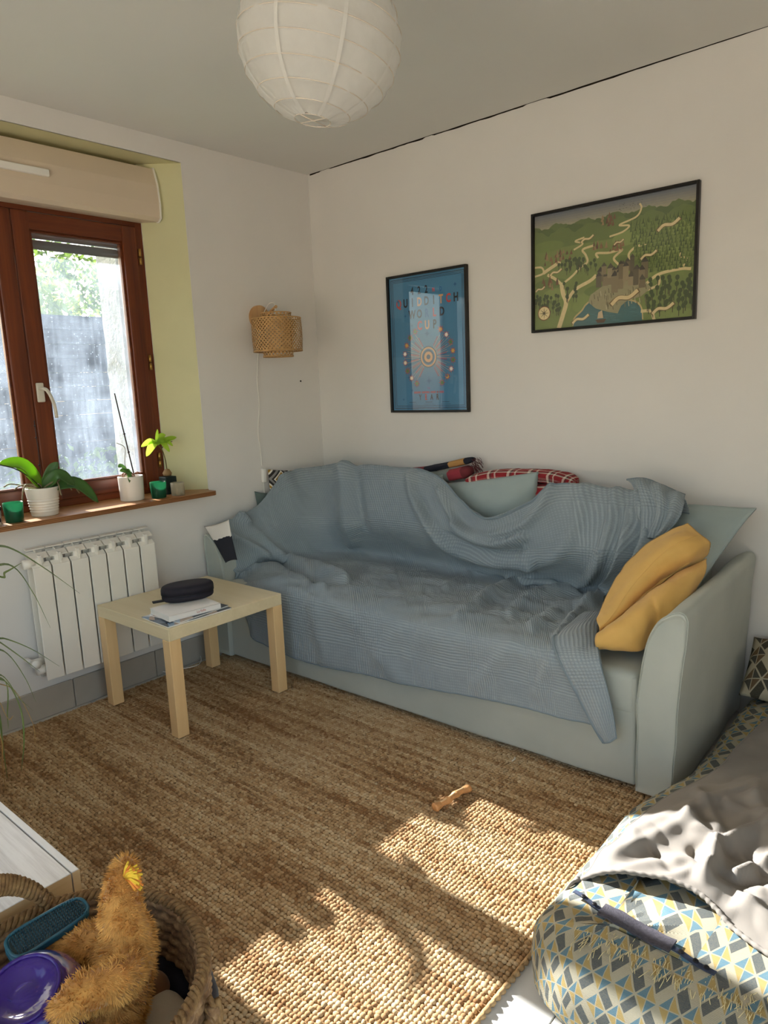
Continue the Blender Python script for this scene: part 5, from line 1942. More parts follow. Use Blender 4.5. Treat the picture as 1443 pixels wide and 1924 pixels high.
# ------------------------------------------------------------------ low white cabinet at the near left
q = NB('white_oak_grain')
vec = q.coord('Object', (1.2, 26, 26))
g1 = q.noise(vec, 2.2, 6, .7)
col = q.ramp(g1, [(.35, lin('c3bfba')), (.55, lin('dedcd8')), (.8, lin('e6e4e1'))])
q.put(q.b.inputs['Base Color'], col)
q.b.inputs['Roughness'].default_value = .38
q.b.inputs['Specular IOR Level'].default_value = .5
q.bump(g1, .08, .002)
M_woak = q.m
M_woakplain = mat('white_front', 'dcdad6', .4, .5, .01, 6)
M_edge = wood('pale_oak_edge', 'b5976a', 'cbb084', 'y', .5)
cab = empty('low_cabinet', (1.0, -2.6, 0), 'low white wood-grain media cabinet at the left edge beside the basket', 'cabinet')
CX0, CX1, CY0, CY1, CZ = .12, 1.726, -2.82, -2.392, .452
MB().box((CX0, CY0, RUG + .02), (CX1 - .004, CY1 - .003, CZ - .018)).build('body', M_edge, cab, smooth=False)
MB().box((CX0, CY0, CZ - .018), (CX1, CY1 - .0025, CZ), .001, seg=1).build('top_board', M_woak, cab, smooth=False)
for k in range(3):
    xa = CX0 + (CX1 - CX0) / 3 * k + .0015
    xb = CX0 + (CX1 - CX0) / 3 * (k + 1) - .0015
    MB().box((xa, CY1, RUG + .03), (xb, CY1 + .014, CZ), .001, seg=1).build('door_front', M_woakplain, cab, smooth=False)
MB().box((CX1 - .0035, CY0, RUG + .02), (CX1 + .0005, CY1 - .0025, CZ - .001)).build('side_panel', M_edge, cab, smooth=False)
MB().box((CX1 - .0005, CY1, RUG + .03), (CX1 + .0008, CY1 + .014, CZ - .001)).build('edge_band', M_edge, cab, smooth=False)
for x in (CX0 + .05, CX1 - .1):
    for y in (CY0 + .05, CY1 - .08):
        MB().tube([(x, y, RUG), (x, y, RUG + .022)], .018, 12).build('foot', M_black, cab)

# long-leaved plant standing on the cabinet, leaves arching into view
pc_ = Vector((.98, -2.60, CZ))
dr = empty('long_leaved_plant', pc_, 'green plant with long thin arching leaves at the left edge', 'potted plant')
MB().lathe(pot_prof(.07, .085, .15), 36, pc_).build('pot', mat('terracotta', 'a5643f', .8, var=.1), dr)
MB().lathe([(.079, .13), (.001, .135)], 24, pc_).build('soil', mat('soil', '33261c', .95), dr)
MB().tube(spline([list(pc_ + Vector((0, 0, .12))), list(pc_ + Vector((.02, .02, .32))), list(pc_ + Vector((.03, .04, .50)))], 12), [.018] * 6 + [.014] * 6, 10).build('stem', M_bark, dr)
M_long = leafmat('long_leaf', '3b4a2a', '6f7f3c', .3)
M_longb = leafmat('long_leaf_dry', '8c7a48', 'a5743c', .3)
hd = pc_ + Vector((.03, .05, .50))


def ribbon(pts, wid, m, parent):
    sp = spline([list(p) for p in pts], 30)
    V = []
    for i in range(30):
        t = i / 29
        tg = sp[min(i + 1, 29)] - sp[max(i - 1, 0)]
        tg /= np.linalg.norm(tg)
        sd_ = np.cross(tg, _f)
        sd_ /= np.linalg.norm(sd_) + 1e-9
        sd_ = sd_ * .8 + np.cross(tg, [0.3, .2, 1.0]) * .4
        w2 = wid * (min(1, .5 + t * 3)) * (1 - t ** 3) + .0004
        nrm = np.cross(sd_, tg)
        V += [sp[i] - sd_ * w2, sp[i] + nrm * w2 * .35, sp[i] + sd_ * w2]
    F = grid_faces(3, 30)
    return raw('leaf', V, F, m, parent)


for pl, dep, w_, m_ in (([(-30, 1020), (20, 1030), (80, 1065), (150, 1115)], -2.28, .0035, M_long), ([(-40, 1060), (20, 1062), (60, 1110), (95, 1180)], -2.25, .0035, M_long),
                        ([(-10, 1080), (10, 1075), (40, 1058)], -2.30, .0035, M_long), ([(-40, 1190), (10, 1200), (60, 1220), (112, 1252)], -2.26, .0030, M_long),
                        ([(-40, 1180), (5, 1210), (40, 1235), (75, 1262)], -2.27, .0045, M_long), ([(-40, 1205), (10, 1225), (45, 1270), (68, 1320)], -2.25, .0040, M_long),
                        ([(-40, 1255), (5, 1270), (35, 1310), (62, 1335)], -2.26, .0040, M_long), ([(-40, 1260), (10, 1280), (38, 1330), (45, 1390), (40, 1450)], -2.25, .0045, M_long),
                        ([(-30, 1270), (-5, 1310), (15, 1350), (25, 1345)], -2.27, .0030, M_longb), ([(-40, 1290), (-5, 1330), (5, 1400), (14, 1465)], -2.25, .0050, M_long),
                        ([(-40, 1310), (0, 1380), (5, 1440), (12, 1492)], -2.26, .0030, M_longb), ([(-40, 1275), (0, 1285), (30, 1300), (62, 1360), (66, 1400)], -2.24, .0025, M_longb),
                        ([(-40, 1255), (10, 1280), (14, 1345), (16, 1370)], -2.26, .0025, M_long)):
    pts = [hd, hd.lerp(P(pl[0][0], pl[0][1], 'y', dep), .5) + Vector((0, 0, .10))] + [P(a, b, 'y', dep) for a, b in pl]
    ribbon(pts, w_, m_, dr)
rs = random.Random(8)
for k in range(18):                                  # the rest of the crown, out of view
    a = rs.uniform(1.2, 5.6)
    L = rs.uniform(.25, .42)
    p2 = hd + Vector((math.cos(a) * L * .5, math.sin(a) * L * .5, .16))
    p3 = hd + Vector((math.cos(a) * L, math.sin(a) * L, -.08 * rs.random()))
    ribbon([hd, p2, p3], .004, M_long, dr)

# ------------------------------------------------------------------ woven basket with toys
q = NB('seagrass')
vec = q.coord('Object')
f_ = q.noise(vec, 60, 4)
q.put(q.b.inputs['Base Color'], q.ramp(f_, [(.3, lin('5f4630')), (.55, lin('8a6a48')), (.8, lin('b0936a'))]))
q.b.inputs['Roughness'].default_value = .8
q.bump(q.noise(vec, 260, 3), .5, .002)
M_sea = q.m
BC = Vector((1.972, -2.522, 0))
BZ, BR = .448, .212
bas = empty('woven_basket', (BC.x, BC.y, RUG), 'round brown woven seagrass basket full of dog toys', 'basket')


def coil_wall(R0, R1, z0, z1, n, sgn, name):
    V, seg, per = [], 150, 5
    for j in range(n * per + 1):
        t = j / (n * per)
        ph = (j % per) / per
        R = R0 + (R1 - R0) * t ** .8
        bulge = .0055 * math.sin(PI * ph)
        for k in range(seg):
            a = 2 * PI * k / seg
            tw = .0022 * math.sin(a * 46 + (j // per) * 1.6 + ph * 2.2)
            r = R + sgn * (bulge + tw)
            V.append((BC.x + r * math.cos(a), BC.y + r * math.sin(a), z0 + (z1 - z0) * t))
    return raw(name, V, grid_faces(seg, n * per + 1, True), M_sea, bas)


coil_wall(.170, BR, RUG, BZ, 24, 1, 'outer_weave')
coil_wall(.160, BR - .012, RUG + .01, BZ, 24, -1, 'inner_weave')
MB().lathe([(.001, RUG + .012), (.163, RUG + .012)], 48, BC).build('base', M_sea, bas)
M_seal = mat('seagrass_light', '97784f', .8, .2, col2='6a4d31', vscale=70, bump=.5, bscale=250)
for s_ in range(3):
    pts = []
    for k in range(361):
        a = 2 * PI * k / 360
        ph = a * 40 + s_ * 2 * PI / 3
        r = BR - .006 + .0065 * math.cos(ph)
        pts.append((BC.x + r * math.cos(a), BC.y + r * math.sin(a), BZ + .0065 * math.sin(ph)))
    MB().tube(pts, .0052, 5, cap=False).build('rim_strand', M_seal, bas)
for ha in (math.radians(188), math.radians(8)):      # two loop handles
    hm = []
    for k in range(41):
        t = k / 40
        a = ha + (t - .5) * 1.05
        up_ = 1 if ha > 1 else -1
        zz_ = BZ - .03 + .115 * up_ * math.sin(PI * t) ** .7
        rr_ = BR - .004 - .004 * math.sin(PI * t) if up_ > 0 else BR + .014 + .012 * math.sin(PI * t)
        hm.append(Vector((BC.x + rr_ * math.cos(a), BC.y + rr_ * math.sin(a), zz_)))
    h0 = MB().tube(hm, .010, 8, flat=1.4).build('handle', M_sea, bas)
    for s_ in range(5):
        pts = []
        dense = spline([list(p) for p in hm], 220)
        for k in range(220):
            t = k / 219
            ph = t * 46 + s_ * 2 * PI / 5
            rad_ = Vector((dense[k][0] - BC.x, dense[k][1] - BC.y, 0)).normalized()
            pts.append(Vector(dense[k]) + rad_ * .011 * math.cos(ph) + Vector((0, 0, .016 * math.sin(ph))))
        MB().tube(pts, .0048, 5).build('handle_strand', M_seal, h0)


def blob(name, parts, m, parent, vox=.007, disp=.0):
    """one continuous soft body from overlapping ellipsoids (voxel remeshed)"""
    b = MB()
    for (c_, r_, M_) in parts:
        b.ell(c_, r_, M_, 20, 12)
    o = b.build(name, m, parent)
    md = o.modifiers.new('r', 'REMESH')
    md.mode = 'VOXEL'
    md.voxel_size = vox
    md2 = o.modifiers.new('s', 'SMOOTH')
    md2.factor = .6
    md2.iterations = 8
    dg = bpy.context.evaluated_depsgraph_get()
    me = bpy.data.meshes.new_from_object(o.evaluated_get(dg))
    o.modifiers.clear()
    old = o.data
    o.data = me
    bpy.data.meshes.remove(old)
    me.polygons.foreach_set('use_smooth', [True] * len(me.polygons))
    return o


def fur(o, n, L, m, parent, seed=1, lean=(0, 0, -.5)):
    me = o.data
    rr = np.random.default_rng(seed)
    me.calc_loop_triangles()
    tri = [(t_.vertices[:], t_.area) for t_ in me.loop_triangles]
    w_ = np.array([t_[1] for t_ in tri])
    idx = rr.choice(len(tri), n, p=w_ / w_.sum())
    V, F = [], []
    for i in idx:
        a, b, c_ = [me.vertices[k] for k in tri[i][0]]
        u, v_ = rr.random(2)
        if u + v_ > 1:
            u, v_ = 1 - u, 1 - v_
        p = a.co * (1 - u - v_) + b.co * u + c_.co * v_
        nr = (a.normal * (1 - u - v_) + b.normal * u + c_.normal * v_).normalized()
        cl = fbm(p.x * 40, p.y * 40, p.z * 40)
        cl2 = fbm(p.x * 40 + 9, p.y * 40, p.z * 40)
        d_ = (nr * .75 + Vector(lean) * .7 + Vector((cl, cl2, cl - cl2)) * .9 + Vector(rr.normal(0, .18, 3))).normalized()
        if d_.dot(nr) < .1:
            d_ = (d_ + nr * .5).normalized()
        s_ = d_.cross(nr)
        if s_.length < 1e-4:
            continue
        s_ = s_.normalized() * .0008
        l_ = L * (.6 + .7 * rr.random())
        k = len(V)
        V += [p - s_, p + s_, p + d_ * l_ * .6 + s_ * .6 + nr * .001, p + d_ * l_]
        F += [(k, k + 1, k + 2), (k, k + 2, k + 3)]
    f_o = raw('fur', V, F, m, parent, smooth=False)
    f_o['kind'] = 'stuff'
    return f_o


M_plush = fabric('tan_plush', 'b07a3e', 'c9964f', 18, 500, .95, .5, .4)
M_furt = mat('tan_fur', 'cf9c58', .9, .1, .2, 60)
T_ = lambda px, py, z: P(px, py, 'z', z)
toy = empty('plush_toy', T_(235, 1800, .40), 'tan furry plush toy with a yellow yarn tuft in the basket', 'plush toy')


def chain(pts, n=9):
    """overlapping balls along (point, radius) knots"""
    a = spline(np.array([list(p) + [r] for p, r in pts]), n)
    return [(Vector(q[:3]), (q[3],) * 3, None) for q in a]


parts = chain([(T_(235, 1628, .565), .018), (T_(230, 1665, .545), .026), (T_(226, 1710, .52), .031), (T_(240, 1760, .48), .038), (T_(235, 1815, .44), .044), (T_(225, 1880, .40), .042)], 16)
parts += chain([(T_(240, 1800, .455), .030), (T_(228, 1835, .47), .030), (T_(190, 1855, .475), .027), (T_(150, 1870, .475), .026), (T_(128, 1890, .470), .024)], 14)
parts += chain([(T_(222, 1790, .44), .034), (T_(180, 1775, .44), .034), (T_(140, 1790, .43), .034), (T_(110, 1810, .41), .03)], 10)
parts += chain([(T_(235, 1850, .40), .036), (T_(225, 1900, .385), .038), (T_(205, 1950, .37), .038)], 8)
body = blob('body', parts, M_plush, toy, .006)
fur(body, 15000, .011, M_furt, toy)
yt = T_(246, 1645, .555)
tuft = MB()
tuft2 = MB()
vdir = (Vector(CAM) - yt).normalized()
rgt = Vector(_r)
for k in range(70):
    a = random.uniform(-1.0, 1.4)
    d_ = (rgt * math.cos(a) + Vector(_u) * math.sin(a) * .8 + vdir * random.uniform(.1, .8)).normalized()
    L = random.uniform(.026, .036)
    b0 = yt + vdir * .022 - rgt * .012 - Vector(_u) * .004
    (tuft if k % 3 else tuft2).tube([b0, b0 + d_ * L * .55 + Vector((0, 0, .003)), b0 + d_ * L + Vector((0, 0, -.002))], .0018, 5)
tuft.build('yellow_tuft', mat('yellow_yarn', 'e3bd3c', .85), toy)
tuft2.build('orange_tuft', mat('orange_yarn', 'e08a3c', .85), toy)

# teal grooming brush
M_teal = mat('teal_plastic', '1f5666', .3, .5)
M_bris = mat('bristle_pad', '3d4a4c', .8, .2, .2, 300, .8, 900, .002)
pa, pb_ = T_(14, 1792, .470), T_(163, 1700, .475)
ax_ = (pb_ - pa)
Lb = ax_.length
ax_.normalize()
nz_ = (Vector((0, 0, 1)) * .8 + (Vector(CAM) - pa).normalized() * .25).normalized()
nz_ = (nz_ - ax_ * nz_.dot(ax_)).normalized()
sy_ = nz_.cross(ax_)
br = empty('grooming_brush', (pa + pb_) / 2 - Vector((0, 0, .012)), 'teal plastic pet grooming brush lying on the basket toys', 'brush')


def brush_layer(s0, s1, z0, z1, m, name):
    V = []
    n_ = 48
    for (s_, z) in ((s0, z0), (s1, z0 + (z1 - z0) * .3), (s1, z1 - (z1 - z0) * .2), (s0, z1)):
        for k in range(n_):
            a = 2 * PI * k / n_
            ca_, sa_ = math.cos(a), math.sin(a)
            u = math.copysign(abs(ca_) ** .45, ca_) * Lb / 2 * s_
            v_ = math.copysign(abs(sa_) ** .6, sa_) * .026 * s_ * (1 - .12 * (u / (Lb / 2)))
            V.append((pa + pb_) / 2 + ax_ * u + sy_ * v_ + nz_ * (z - .006 * (u / (Lb / 2)) ** 2))
    F = grid_faces(n_, 4, True) + [tuple(range(n_))[::-1], tuple(3 * n_ + k for k in range(n_))]
    m_ = MB()
    m_.add(V, F)
    return m_.build(name, m, br, angle=45)


brush_layer(.94, 1.0, -.008, .006, M_teal, 'body')
brush_layer(.86, .90, .004, .0075, M_bris, 'bristle_pad')
bs = MB()
for i in range(26):
    for j in range(8):
        u = (i / 25 - .5) * Lb * .84
        v_ = (j / 7 - .5) * .040
        p0 = (pa + pb_) / 2 + ax_ * u + sy_ * v_ + nz_ * .007
        bs.tube([p0, p0 + nz_ * .005], .0007, 4)
bs.build('bristles', M_teal, br)['kind'] = 'stuff'
rimb = []
for k in range(49):
    a = 2 * PI * k / 48
    ca_, sa_ = math.cos(a), math.sin(a)
    u = math.copysign(abs(ca_) ** .45, ca_) * Lb / 2 * .97
    rimb.append((pa + pb_) / 2 + ax_ * u + sy_ * (math.copysign(abs(sa_) ** .6, sa_) * .0255 * (1 - .12 * (u / (Lb / 2)))) + nz_ * .006)
MB().tube(rimb, .0028, 6, cap=False).build('rim', M_teal, br)

# purple translucent treat ball with a scooped opening
q = NB('purple_plastic')
q.b.inputs['Base Color'].default_value = lin('4b2a9e')
q.b.inputs['Roughness'].default_value = .12
q.b.inputs['Transmission Weight'].default_value = .55
q.b.inputs['IOR'].default_value = 1.3
q.b.inputs['Coat Weight'].default_value = .4
M_purple = q.m
pc2 = T_(62, 1905, .41)
pu = empty('treat_ball', pc2 - Vector((0, 0, .08)), 'translucent purple plastic treat ball in the basket', 'dog toy')
R_ = .084
V, F = [], []
nu_, nv_ = 48, 30
dsc = ((Vector(CAM) - pc2).normalized() * .72 - Vector(_r) * .25 + Vector(_u) * .62).normalized()
for j in range(nv_ + 1):
    p = PI * j / nv_
    for k in range(nu_):
        a = 2 * PI * k / nu_
        v_ = Vector((math.sin(p) * math.cos(a), math.sin(p) * math.sin(a), math.cos(p)))
        e_ = v_.dot(dsc)
        rr_ = R_
        if e_ > .80:                                 # scooped-in face
            rr_ = R_ * (1 - .55 * min(1, (e_ - .80) / .12) * .6)
        V.append(pc2 + v_ * rr_)
F = grid_faces(nu_, nv_ + 1, True)
ball = raw('shell', V, F, M_purple, pu)
tq = dsc.to_track_quat('Z', 'Y').to_matrix()
MB().tube([pc2 + tq @ Vector((R_ * .60 * math.cos(2 * PI * k / 48), R_ * .60 * math.sin(2 * PI * k / 48), R_ * .80)) for k in range(49)], .0028, 6, cap=False).build('opening_rim', M_purple, pu)
MB().tube(spline([list(pc2 + tq @ Vector((R_ * .58 * t_, -R_ * .1 + .3 * R_ * t_ * t_, R_ * .62))) for t_ in (-1, -.5, 0, .5, 1)], 24), .002, 6).build('inner_ridge', M_purple, pu)

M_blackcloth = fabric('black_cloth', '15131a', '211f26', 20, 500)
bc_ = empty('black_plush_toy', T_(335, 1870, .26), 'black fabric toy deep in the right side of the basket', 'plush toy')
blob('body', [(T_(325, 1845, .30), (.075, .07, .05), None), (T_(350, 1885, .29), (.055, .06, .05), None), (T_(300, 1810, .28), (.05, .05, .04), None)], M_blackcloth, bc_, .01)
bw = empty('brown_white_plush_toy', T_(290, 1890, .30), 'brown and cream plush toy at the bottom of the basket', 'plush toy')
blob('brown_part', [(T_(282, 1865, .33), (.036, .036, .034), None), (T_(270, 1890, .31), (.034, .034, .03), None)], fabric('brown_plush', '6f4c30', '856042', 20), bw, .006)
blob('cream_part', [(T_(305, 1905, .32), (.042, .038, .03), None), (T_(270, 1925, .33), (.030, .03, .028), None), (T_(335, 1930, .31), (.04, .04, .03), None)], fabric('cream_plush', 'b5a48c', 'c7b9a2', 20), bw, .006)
gt = empty('grey_plush_toy', T_(275, 1790, .30), 'grey plush toy scrap with a care tag behind the tan toy', 'plush toy')
blob('body', [(T_(275, 1795, .34), (.03, .025, .03), None), (T_(268, 1820, .32), (.028, .028, .028), None)], fabric('grey_plush', '4d4b4c', '5d5b5a', 20), gt, .006)
ct = T_(280, 1785, .375)
MB().box((-.010, -.0006, -.012), (.010, .0006, .012), M=Matrix.Translation(ct) @ Matrix.Rotation(.9, 4, 'Z')).build('care_tag', M_paper, gt, smooth=False)
# filler so that the toys rest on something
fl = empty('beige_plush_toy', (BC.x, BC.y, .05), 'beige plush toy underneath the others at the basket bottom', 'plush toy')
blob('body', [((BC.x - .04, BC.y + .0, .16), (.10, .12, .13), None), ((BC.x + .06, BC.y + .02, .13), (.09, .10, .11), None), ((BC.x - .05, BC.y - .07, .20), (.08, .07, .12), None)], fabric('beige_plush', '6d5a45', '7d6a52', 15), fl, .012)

# ------------------------------------------------------------------ chew stick on the rug
M_chew = mat('rawhide', 'c9935e', .5, .4, .2, 60, .5, 120, .004)
ca1, ca2 = P(816, 1518, 'z', RUG + .012), P(882, 1480, 'z', RUG + .012)
cw = empty('rawhide_chew', (ca1 + ca2) / 2 - Vector((0, 0, .012)), 'chewed rawhide stick lying in the sunlight on the rug', 'dog chew')
pts = spline([list(ca1), list(ca1.lerp(ca2, .33) + Vector((.004, 0, .003))), list(ca1.lerp(ca2, .66) + Vector((-.003, 0, .002))), list(ca2)], 26)
MB().tube(pts, [.0115 + .0022 * math.sin(k * .9) + (.003 if k in (0, 1, 24, 25) else 0) for k in range(26)], 10, flat=.85).build('stick', M_chew, cw)
MB().tube([Vector(p) + Vector((0, 0, .009)) for p in pts[4:22]], [.004] * 18, 6, flat=.5).build('rolled_flap', mat('rawhide_pale', 'dcb98c', .6, var=.1), cw)
fc = P(962, 1430, 'z', RUG + .004)
tag(MB().tube(spline([list(fc), list(fc + Vector((.004, .012, .004))), list(fc + Vector((-.004, .026, .001)))], 10), .0025, 6).build('jute_scrap', M_sherpa), 'small pale scrap of fibre on the rug near the sofa', 'scrap')

# ------------------------------------------------------------------ dog mattress
def cubes(name, navy, blue, ochre, cream, cell=.052):
    q = NB(name)
    uvn = q.n('UVMap')
    xy = q.sep(uvn.outputs[0])
    a = q.math('MULTIPLY', q.math('ADD', xy[0], q.math('MULTIPLY', xy[1], .6)), 1 / cell)
    b = q.math('MULTIPLY', q.math('SUBTRACT', xy[0], q.math('MULTIPLY', xy[1], .6)), 1 / cell)
    fa = q.math('SUBTRACT', q.math('FRACT', a), .5)
    fb = q.math('SUBTRACT', q.math('FRACT', b), .5)
    ax2, bx2 = q.math('ABSOLUTE', fa), q.math('ABSOLUTE', fb)
    par = q.math('MODULO', q.math('ADD', q.math('FLOOR', a), 200.0), 2.0)
    parb = q.math('MODULO', q.math('ADD', q.math('FLOOR', b), 200.0), 2.0)
    hour = q.mix(q.math('GREATER_THAN', ax2, bx2), lin(blue), lin(ochre))
    hour = q.mix(q.math('LESS_THAN', q.math('ABSOLUTE', q.math('SUBTRACT', ax2, bx2)), .04), hour, lin(cream))
    stripe = q.mix(q.math('GREATER_THAN', fa, .08), lin(navy), lin(cream))
    stripe2 = q.mix(q.math('GREATER_THAN', fb, .02), lin(navy), lin(cream))
    c1 = q.mix(par, hour, stripe)
    c2 = q.mix(parb, c1, q.mix(par, stripe2, hour))
    ed = q.math('GREATER_THAN', q.math('MAXIMUM', ax2, bx2), .45)
    col = q.mix(ed, c2, lin(cream))
    thr = q.math('SINE', q.math('MULTIPLY', xy[1], 2200))
    col = q.mix(q.math('MULTIPLY', q.noise(q.coord('Object'), 350, 3), .5), col, lin('8c8368'))
    q.put(q.b.inputs['Base Color'], col)
    q.b.inputs['Roughness'].default_value = .85
    q.b.inputs['Specular IOR Level'].default_value = .2
    q.bump(q.math('ADD', thr, q.math('MULTIPLY', ed, 2)), .3, .001)
    return q.m


M_bed = cubes('geometric_jacquard', '3a4650', '3f6f86', 'a48a50', 'a59e8b', .043)
M_bolst = cubes('shaded_geometric_jacquard', '17181d', '20242e', '5c4028', 'b9ae98', .062)  # mattress fabric again, corner shade put into its darker colours
def bshift(y):
    t = np.clip((np.asarray(y) + 1.15) / .40, 0, 1)
    return .078 * t * t * (3 - 2 * t)


bed = empty('dog_mattress', (2.72, -.95, 0), 'blue and ochre geometric patterned dog mattress on the floor', 'dog bed')
BX0, BX1, BY0, BY1, BH = 2.268, 3.10, -1.745, -.06, .165
rc = .16
prof = [(.060, .001), (.022, .006), (.004, .035), (.0, .075), (.006, .115), (.022, .142), (.05, .158), (.10, .166), (.2, .168), (.34, .168)]
ring = []
for (cx_, cy_, a0) in ((BX1 - rc, BY1 - rc, 0), (BX0 + rc, BY1 - rc, PI / 2), (BX0 + rc, BY0 + rc, PI), (BX1 - rc, BY0 + rc, 3 * PI / 2)):
    for k in range(11):
        a = a0 + PI / 2 * k / 10
        ring.append(((cx_, cy_), (math.cos(a), math.sin(a))))
dense = []
for (c0_, c1_) in zip(ring, ring[1:] + ring[:1]):
    p0 = (c0_[0][0] + c0_[1][0] * rc, c0_[0][1] + c0_[1][1] * rc)
    p1 = (c1_[0][0] + c1_[1][0] * rc, c1_[0][1] + c1_[1][1] * rc)
    Ls = math.hypot(p1[0] - p0[0], p1[1] - p0[1])
    m_ = max(1, int(Ls / .04))
    for k in range(m_):
        t = k / m_
        nx_, ny_ = c0_[1][0] * (1 - t) + c1_[1][0] * t, c0_[1][1] * (1 - t) + c1_[1][1] * t
        dense.append((p0[0] * (1 - t) + p1[0] * t, p0[1] * (1 - t) + p1[1] * t, nx_, ny_))
nd = len(dense)
V, UV = [], []
arc = 0
for j, (ins, z) in enumerate(prof):
    for (x, y, nx_, ny_) in dense:
        k_ = fbm(x * 7, y * 7, z * 7) * .006
        V.append((x - nx_ * (ins - k_) + float(bshift(y)), y - ny_ * (ins - k_), z + (fbm(x * 5, y * 5, 3) * .006 if z > .1 else 0)))
        o_ = max(0, .16 - z) * 1.1 - ins * .8
        UV.append((x + nx_ * o_, y + ny_ * o_))
F = grid_faces(nd, len(prof), True)
V.append(((BX0 + BX1) / 2, (BY0 + BY1) / 2, .168))
UV.append(((BX0 + BX1) / 2, (BY0 + BY1) / 2))
ci = len(V) - 1
F += [((len(prof) - 1) * nd + k, (len(prof) - 1) * nd + (k + 1) % nd, ci) for k in range(nd)]
raw('cover', V, F, M_bed, bed, True, np.array(UV))
ft = MB()
for k in range(170):                                  # worn band of pulled threads
    t = random.random()
    p = P(1090 + 340 * t + random.uniform(-25, 25), 1745 + 150 * t + random.uniform(-22, 22), 'z', .166)
    if p.y < BY0 + .05 or p.x < BX0 + .05:
        continue
    d_ = Vector((random.uniform(-.2, .4), -1, 0)).normalized() * random.uniform(.012, .035)
    ft.tube([p, p + d_ * .5 + Vector((0, 0, .004)), p + d_ + Vector((random.uniform(-.006, .006), 0, .0))], .0007, 4)
ft.build('frayed_threads', mat('straw_thread', 'c6b88c', .8), bed)['kind'] = 'stuff'
for x in (BX0 + .12, BX1 - .12):
    pass
# grey sheet thrown over the mattress
M_sheet = fabric('grey_brown_sheet', '7d766e', '8a837a', 5, 1400, .85, .12, .1)
gs = empty('grey_sheet', (2.75, -.9, .18), 'crumpled grey-brown cotton sheet on the dog mattress', 'sheet')
sh = [
    [(2.395, -.30), (2.56, -.27), (2.75, -.26), (3.00, -.25)],
    [(2.362, -.70), (2.56, -.66), (2.78, -.66), (3.03, -.66)],
    [(2.345, -1.08), (2.53, -1.02), (2.78, -1.0), (3.05, -1.02)],
    [(2.322, -1.30), (2.50, -1.22), (2.76, -1.22), (3.06, -1.28)],
    [(2.312, -1.47), (2.535, -1.405), (2.71, -1.47), (3.07, -1.56)],
]
S0 = surf([[(x, y, 0) for x, y in r] for r in sh], 110, 150)
Zs = np.zeros(S0.shape[:2])
for j in range(S0.shape[0]):
    for i in range(S0.shape[1]):
        x, y, _ = S0[j, i]
        # rest on the mattress edge profile
        dx = x - BX0
        zb = .170 if dx > .12 else .170 - .075 * (1 - max(0, dx) / .12) ** 2.2
        amp = .35 + .8 * math.exp(-((y + 1.10) / .34) ** 2) * min(1, max(0, (x - 2.33) / .16))
        edge_ = min(1, (S0.shape[0] - 1 - j) / 10, (i) / 8)
        wx = x + .06 * fbm(x * 3, y * 3, 1.0)
        wy = y + .06 * fbm(x * 3, y * 3, 7.0)
        a1 = abs(fbm(wx * 2.6 + wy * 1.6, wy * 4.2 - wx * 2.6, 2.0, 2))
        a2 = abs(fbm(wx * 5 + wy * 8, wy * 4 - wx * 7, 5.0, 2))
        Zs[j, i] = zb + .007 + a1 * .050 * amp * (.25 + .75 * edge_) + a2 * .013 * amp * edge_
# main creases of the crumpled sheet
d3 = np.stack([S0[..., 0] + bshift(S0[..., 1]), S0[..., 1], Zs], 2) - CAM
QS = np.stack([721.5 + FPX * (d3 @ _r) / (d3 @ _f), 962 - FPX * (d3 @ _u) / (d3 @ _f)], 2)
for pl, h_, w_ in (([(1120, 1612), (1210, 1585), (1300, 1540)], .016, 12), ([(1190, 1568), (1290, 1525), (1420, 1480)], .020, 14), ([(1290, 1545), (1345, 1600), (1325, 1655)], .024, 12),
                   ([(1170, 1645), (1270, 1622), (1335, 1640)], .018, 12), ([(1330, 1610), (1395, 1572), (1470, 1560)], .026, 13), ([(1315, 1650), (1380, 1688), (1460, 1745)], .020, 13),
                   ([(1235, 1672), (1300, 1642)], .012, 10), ([(1310, 1490), (1350, 1560)], .014, 10), ([(1365, 1520), (1440, 1550)], .020, 12), ([(1385, 1648), (1460, 1615)], .024, 12),
                   ([(1230, 1600), (1262, 1640)], -.010, 9), ([(1300, 1600), (1318, 1630)], -.016, 9), ([(1400, 1600), (1430, 1640)], -.014, 9), ([(1250, 1470), (1340, 1430), (1400, 1400)], .010, 12),
                   ([(1420, 1500), (1460, 1600)], .020, 14), ([(1350, 1720), (1420, 1700)], .012, 11)):
    Zs += h_ * np.exp(-(polydist(QS, pl) / w_) ** 2) * np.clip((S0.shape[0] - 1 - np.arange(S0.shape[0]))[:, None] / 12, .15, 1)
# lifted hem between the tied corner and the right
for i in range(S0.shape[1]):
    t = i / (S0.shape[1] - 1)
    Zs[-14:, i] += np.linspace(0, 1, 14) * .022 * math.sin(min(1, t / .55) * PI) ** .8
S0[..., 2] = Zs
S0[..., 0] += bshift(S0[..., 1])
sheet('cloth', S0, M_sheet, gs, thick=.0025)
hemr = [S0[-1, i] for i in range(S0.shape[1])]
hm_ = MB().tube(hemr, [.0055 + .0012 * math.sin(i * 1.9) for i in range(len(hemr))], 7)
hm_.build('elastic_hem', M_sheet, gs)
MB().tube([S0[j, 0] for j in range(S0.shape[0])], .003, 6).build('side_hem', M_sheet, gs)
tie = Vector(S0[-1, 0])
tm = MB()
for k in range(5):
    d_ = Vector((-.010 - .004 * (k % 3), -.018 - .008 * (k % 3), -.010))
    tm.tube(spline([list(tie), list(tie + d_ * .5 + Vector((0, .01 * math.sin(k * 2), .012))), list(tie + d_ + Vector((0, .012 * math.cos(k * 2), 0))), list(tie + d_ * 1.5 + Vector((-.005, .01 * math.sin(k), -.02)))], 14), .004, 6)
tm.build('corner_tie', M_sheet, gs)
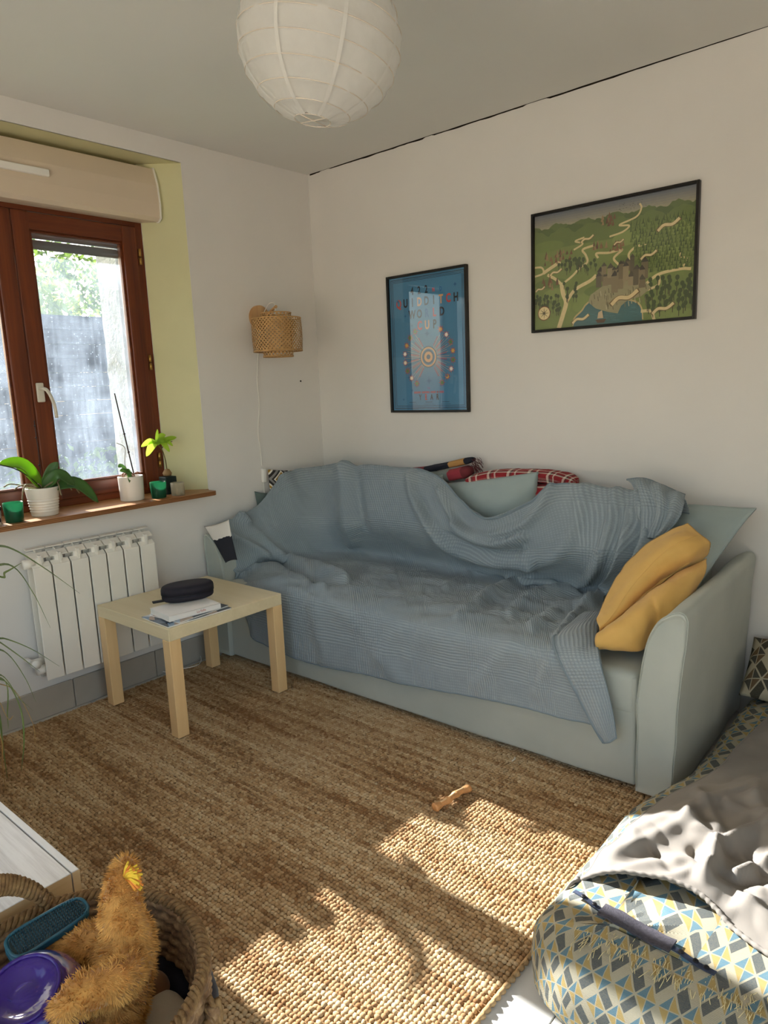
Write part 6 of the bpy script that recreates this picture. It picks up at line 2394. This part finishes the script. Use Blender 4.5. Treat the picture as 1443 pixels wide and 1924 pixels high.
# dark felt strap
M_strap = mat('navy_strap', '3b4254', .8, .2, .15, 200)
M_felt = mat('grey_felt', '4d4a50', .95, .1, .2, 120, .6, 300, .003)
zs_ = .1725
sp_ = empty('felt_strap', P(1200, 1745, 'z', zs_), 'dark grey felt strap with buckles lying on the dog mattress', 'strap')


def band(pa_, pb2, w_, z, th, m, name, n=14, par=None, wob=.0):
    d_ = (pb2 - pa_)
    s_ = Vector((-d_.y, d_.x, 0)).normalized()
    V = []
    for i in range(n + 1):
        t = i / n
        c_ = pa_.lerp(pb2, t)
        zz_ = z + .002 * math.sin(t * 7)
        ww = w_ * (1 + wob * fbm(t * 6, 2.0))
        for (sg, tz) in ((-1, 0), (1, 0), (1, th), (-1, th)):
            V.append((c_.x + s_.x * sg * ww, c_.y + s_.y * sg * ww, zz_ + tz))
    F = grid_faces(4, n + 1, True) + [(0, 1, 2, 3), (4 * n, 4 * n + 1, 4 * n + 2, 4 * n + 3)]
    m_ = MB()
    m_.add(V, F)
    return m_.build(name, m, par or sp_, smooth=False)


A_, B_ = P(1079, 1675, 'z', zs_), P(1344, 1831, 'z', zs_)
fA, fB = P(1130, 1711, 'z', zs_), P(1264, 1782, 'z', zs_)
band(A_, fA.lerp(fB, .1), .0055, zs_, .002, M_strap, 'webbing')
band(fA.lerp(fB, .92), B_, .0065, zs_, .002, M_strap, 'webbing')
band(fA, fB, .020, zs_ + .001, .005, M_felt, 'felt_pad', wob=.15)
for t_, base_ in ((.35, (A_, fA)), (.75, (A_, fA)), (.2, (fB, B_)), (.55, (fB, B_)), (.8, (fB, B_))):
    p = base_[0].lerp(base_[1], t_) + Vector((0, 0, .004))
    MB().lathe([(.001, .002), (.005, .002), (.006, 0), (.001, -.001)], 12, p).build('snap', M_zip, sp_)
# head cushion in the corner
hc2 = empty('cushion', P(1420, 1360, 'y', -.16), 'cube-patterned cushion in shade-darkened brown and cream at the wall end of the dog mattress', 'cushion')
pillow('cover', [(2.335, -.05, .335), (2.80, -.05, .33), (2.83, -.26, .185), (2.345, -.27, .185)], .15, M_bolst, hc2, seed=21, pinch=.02, uvs=1.0)
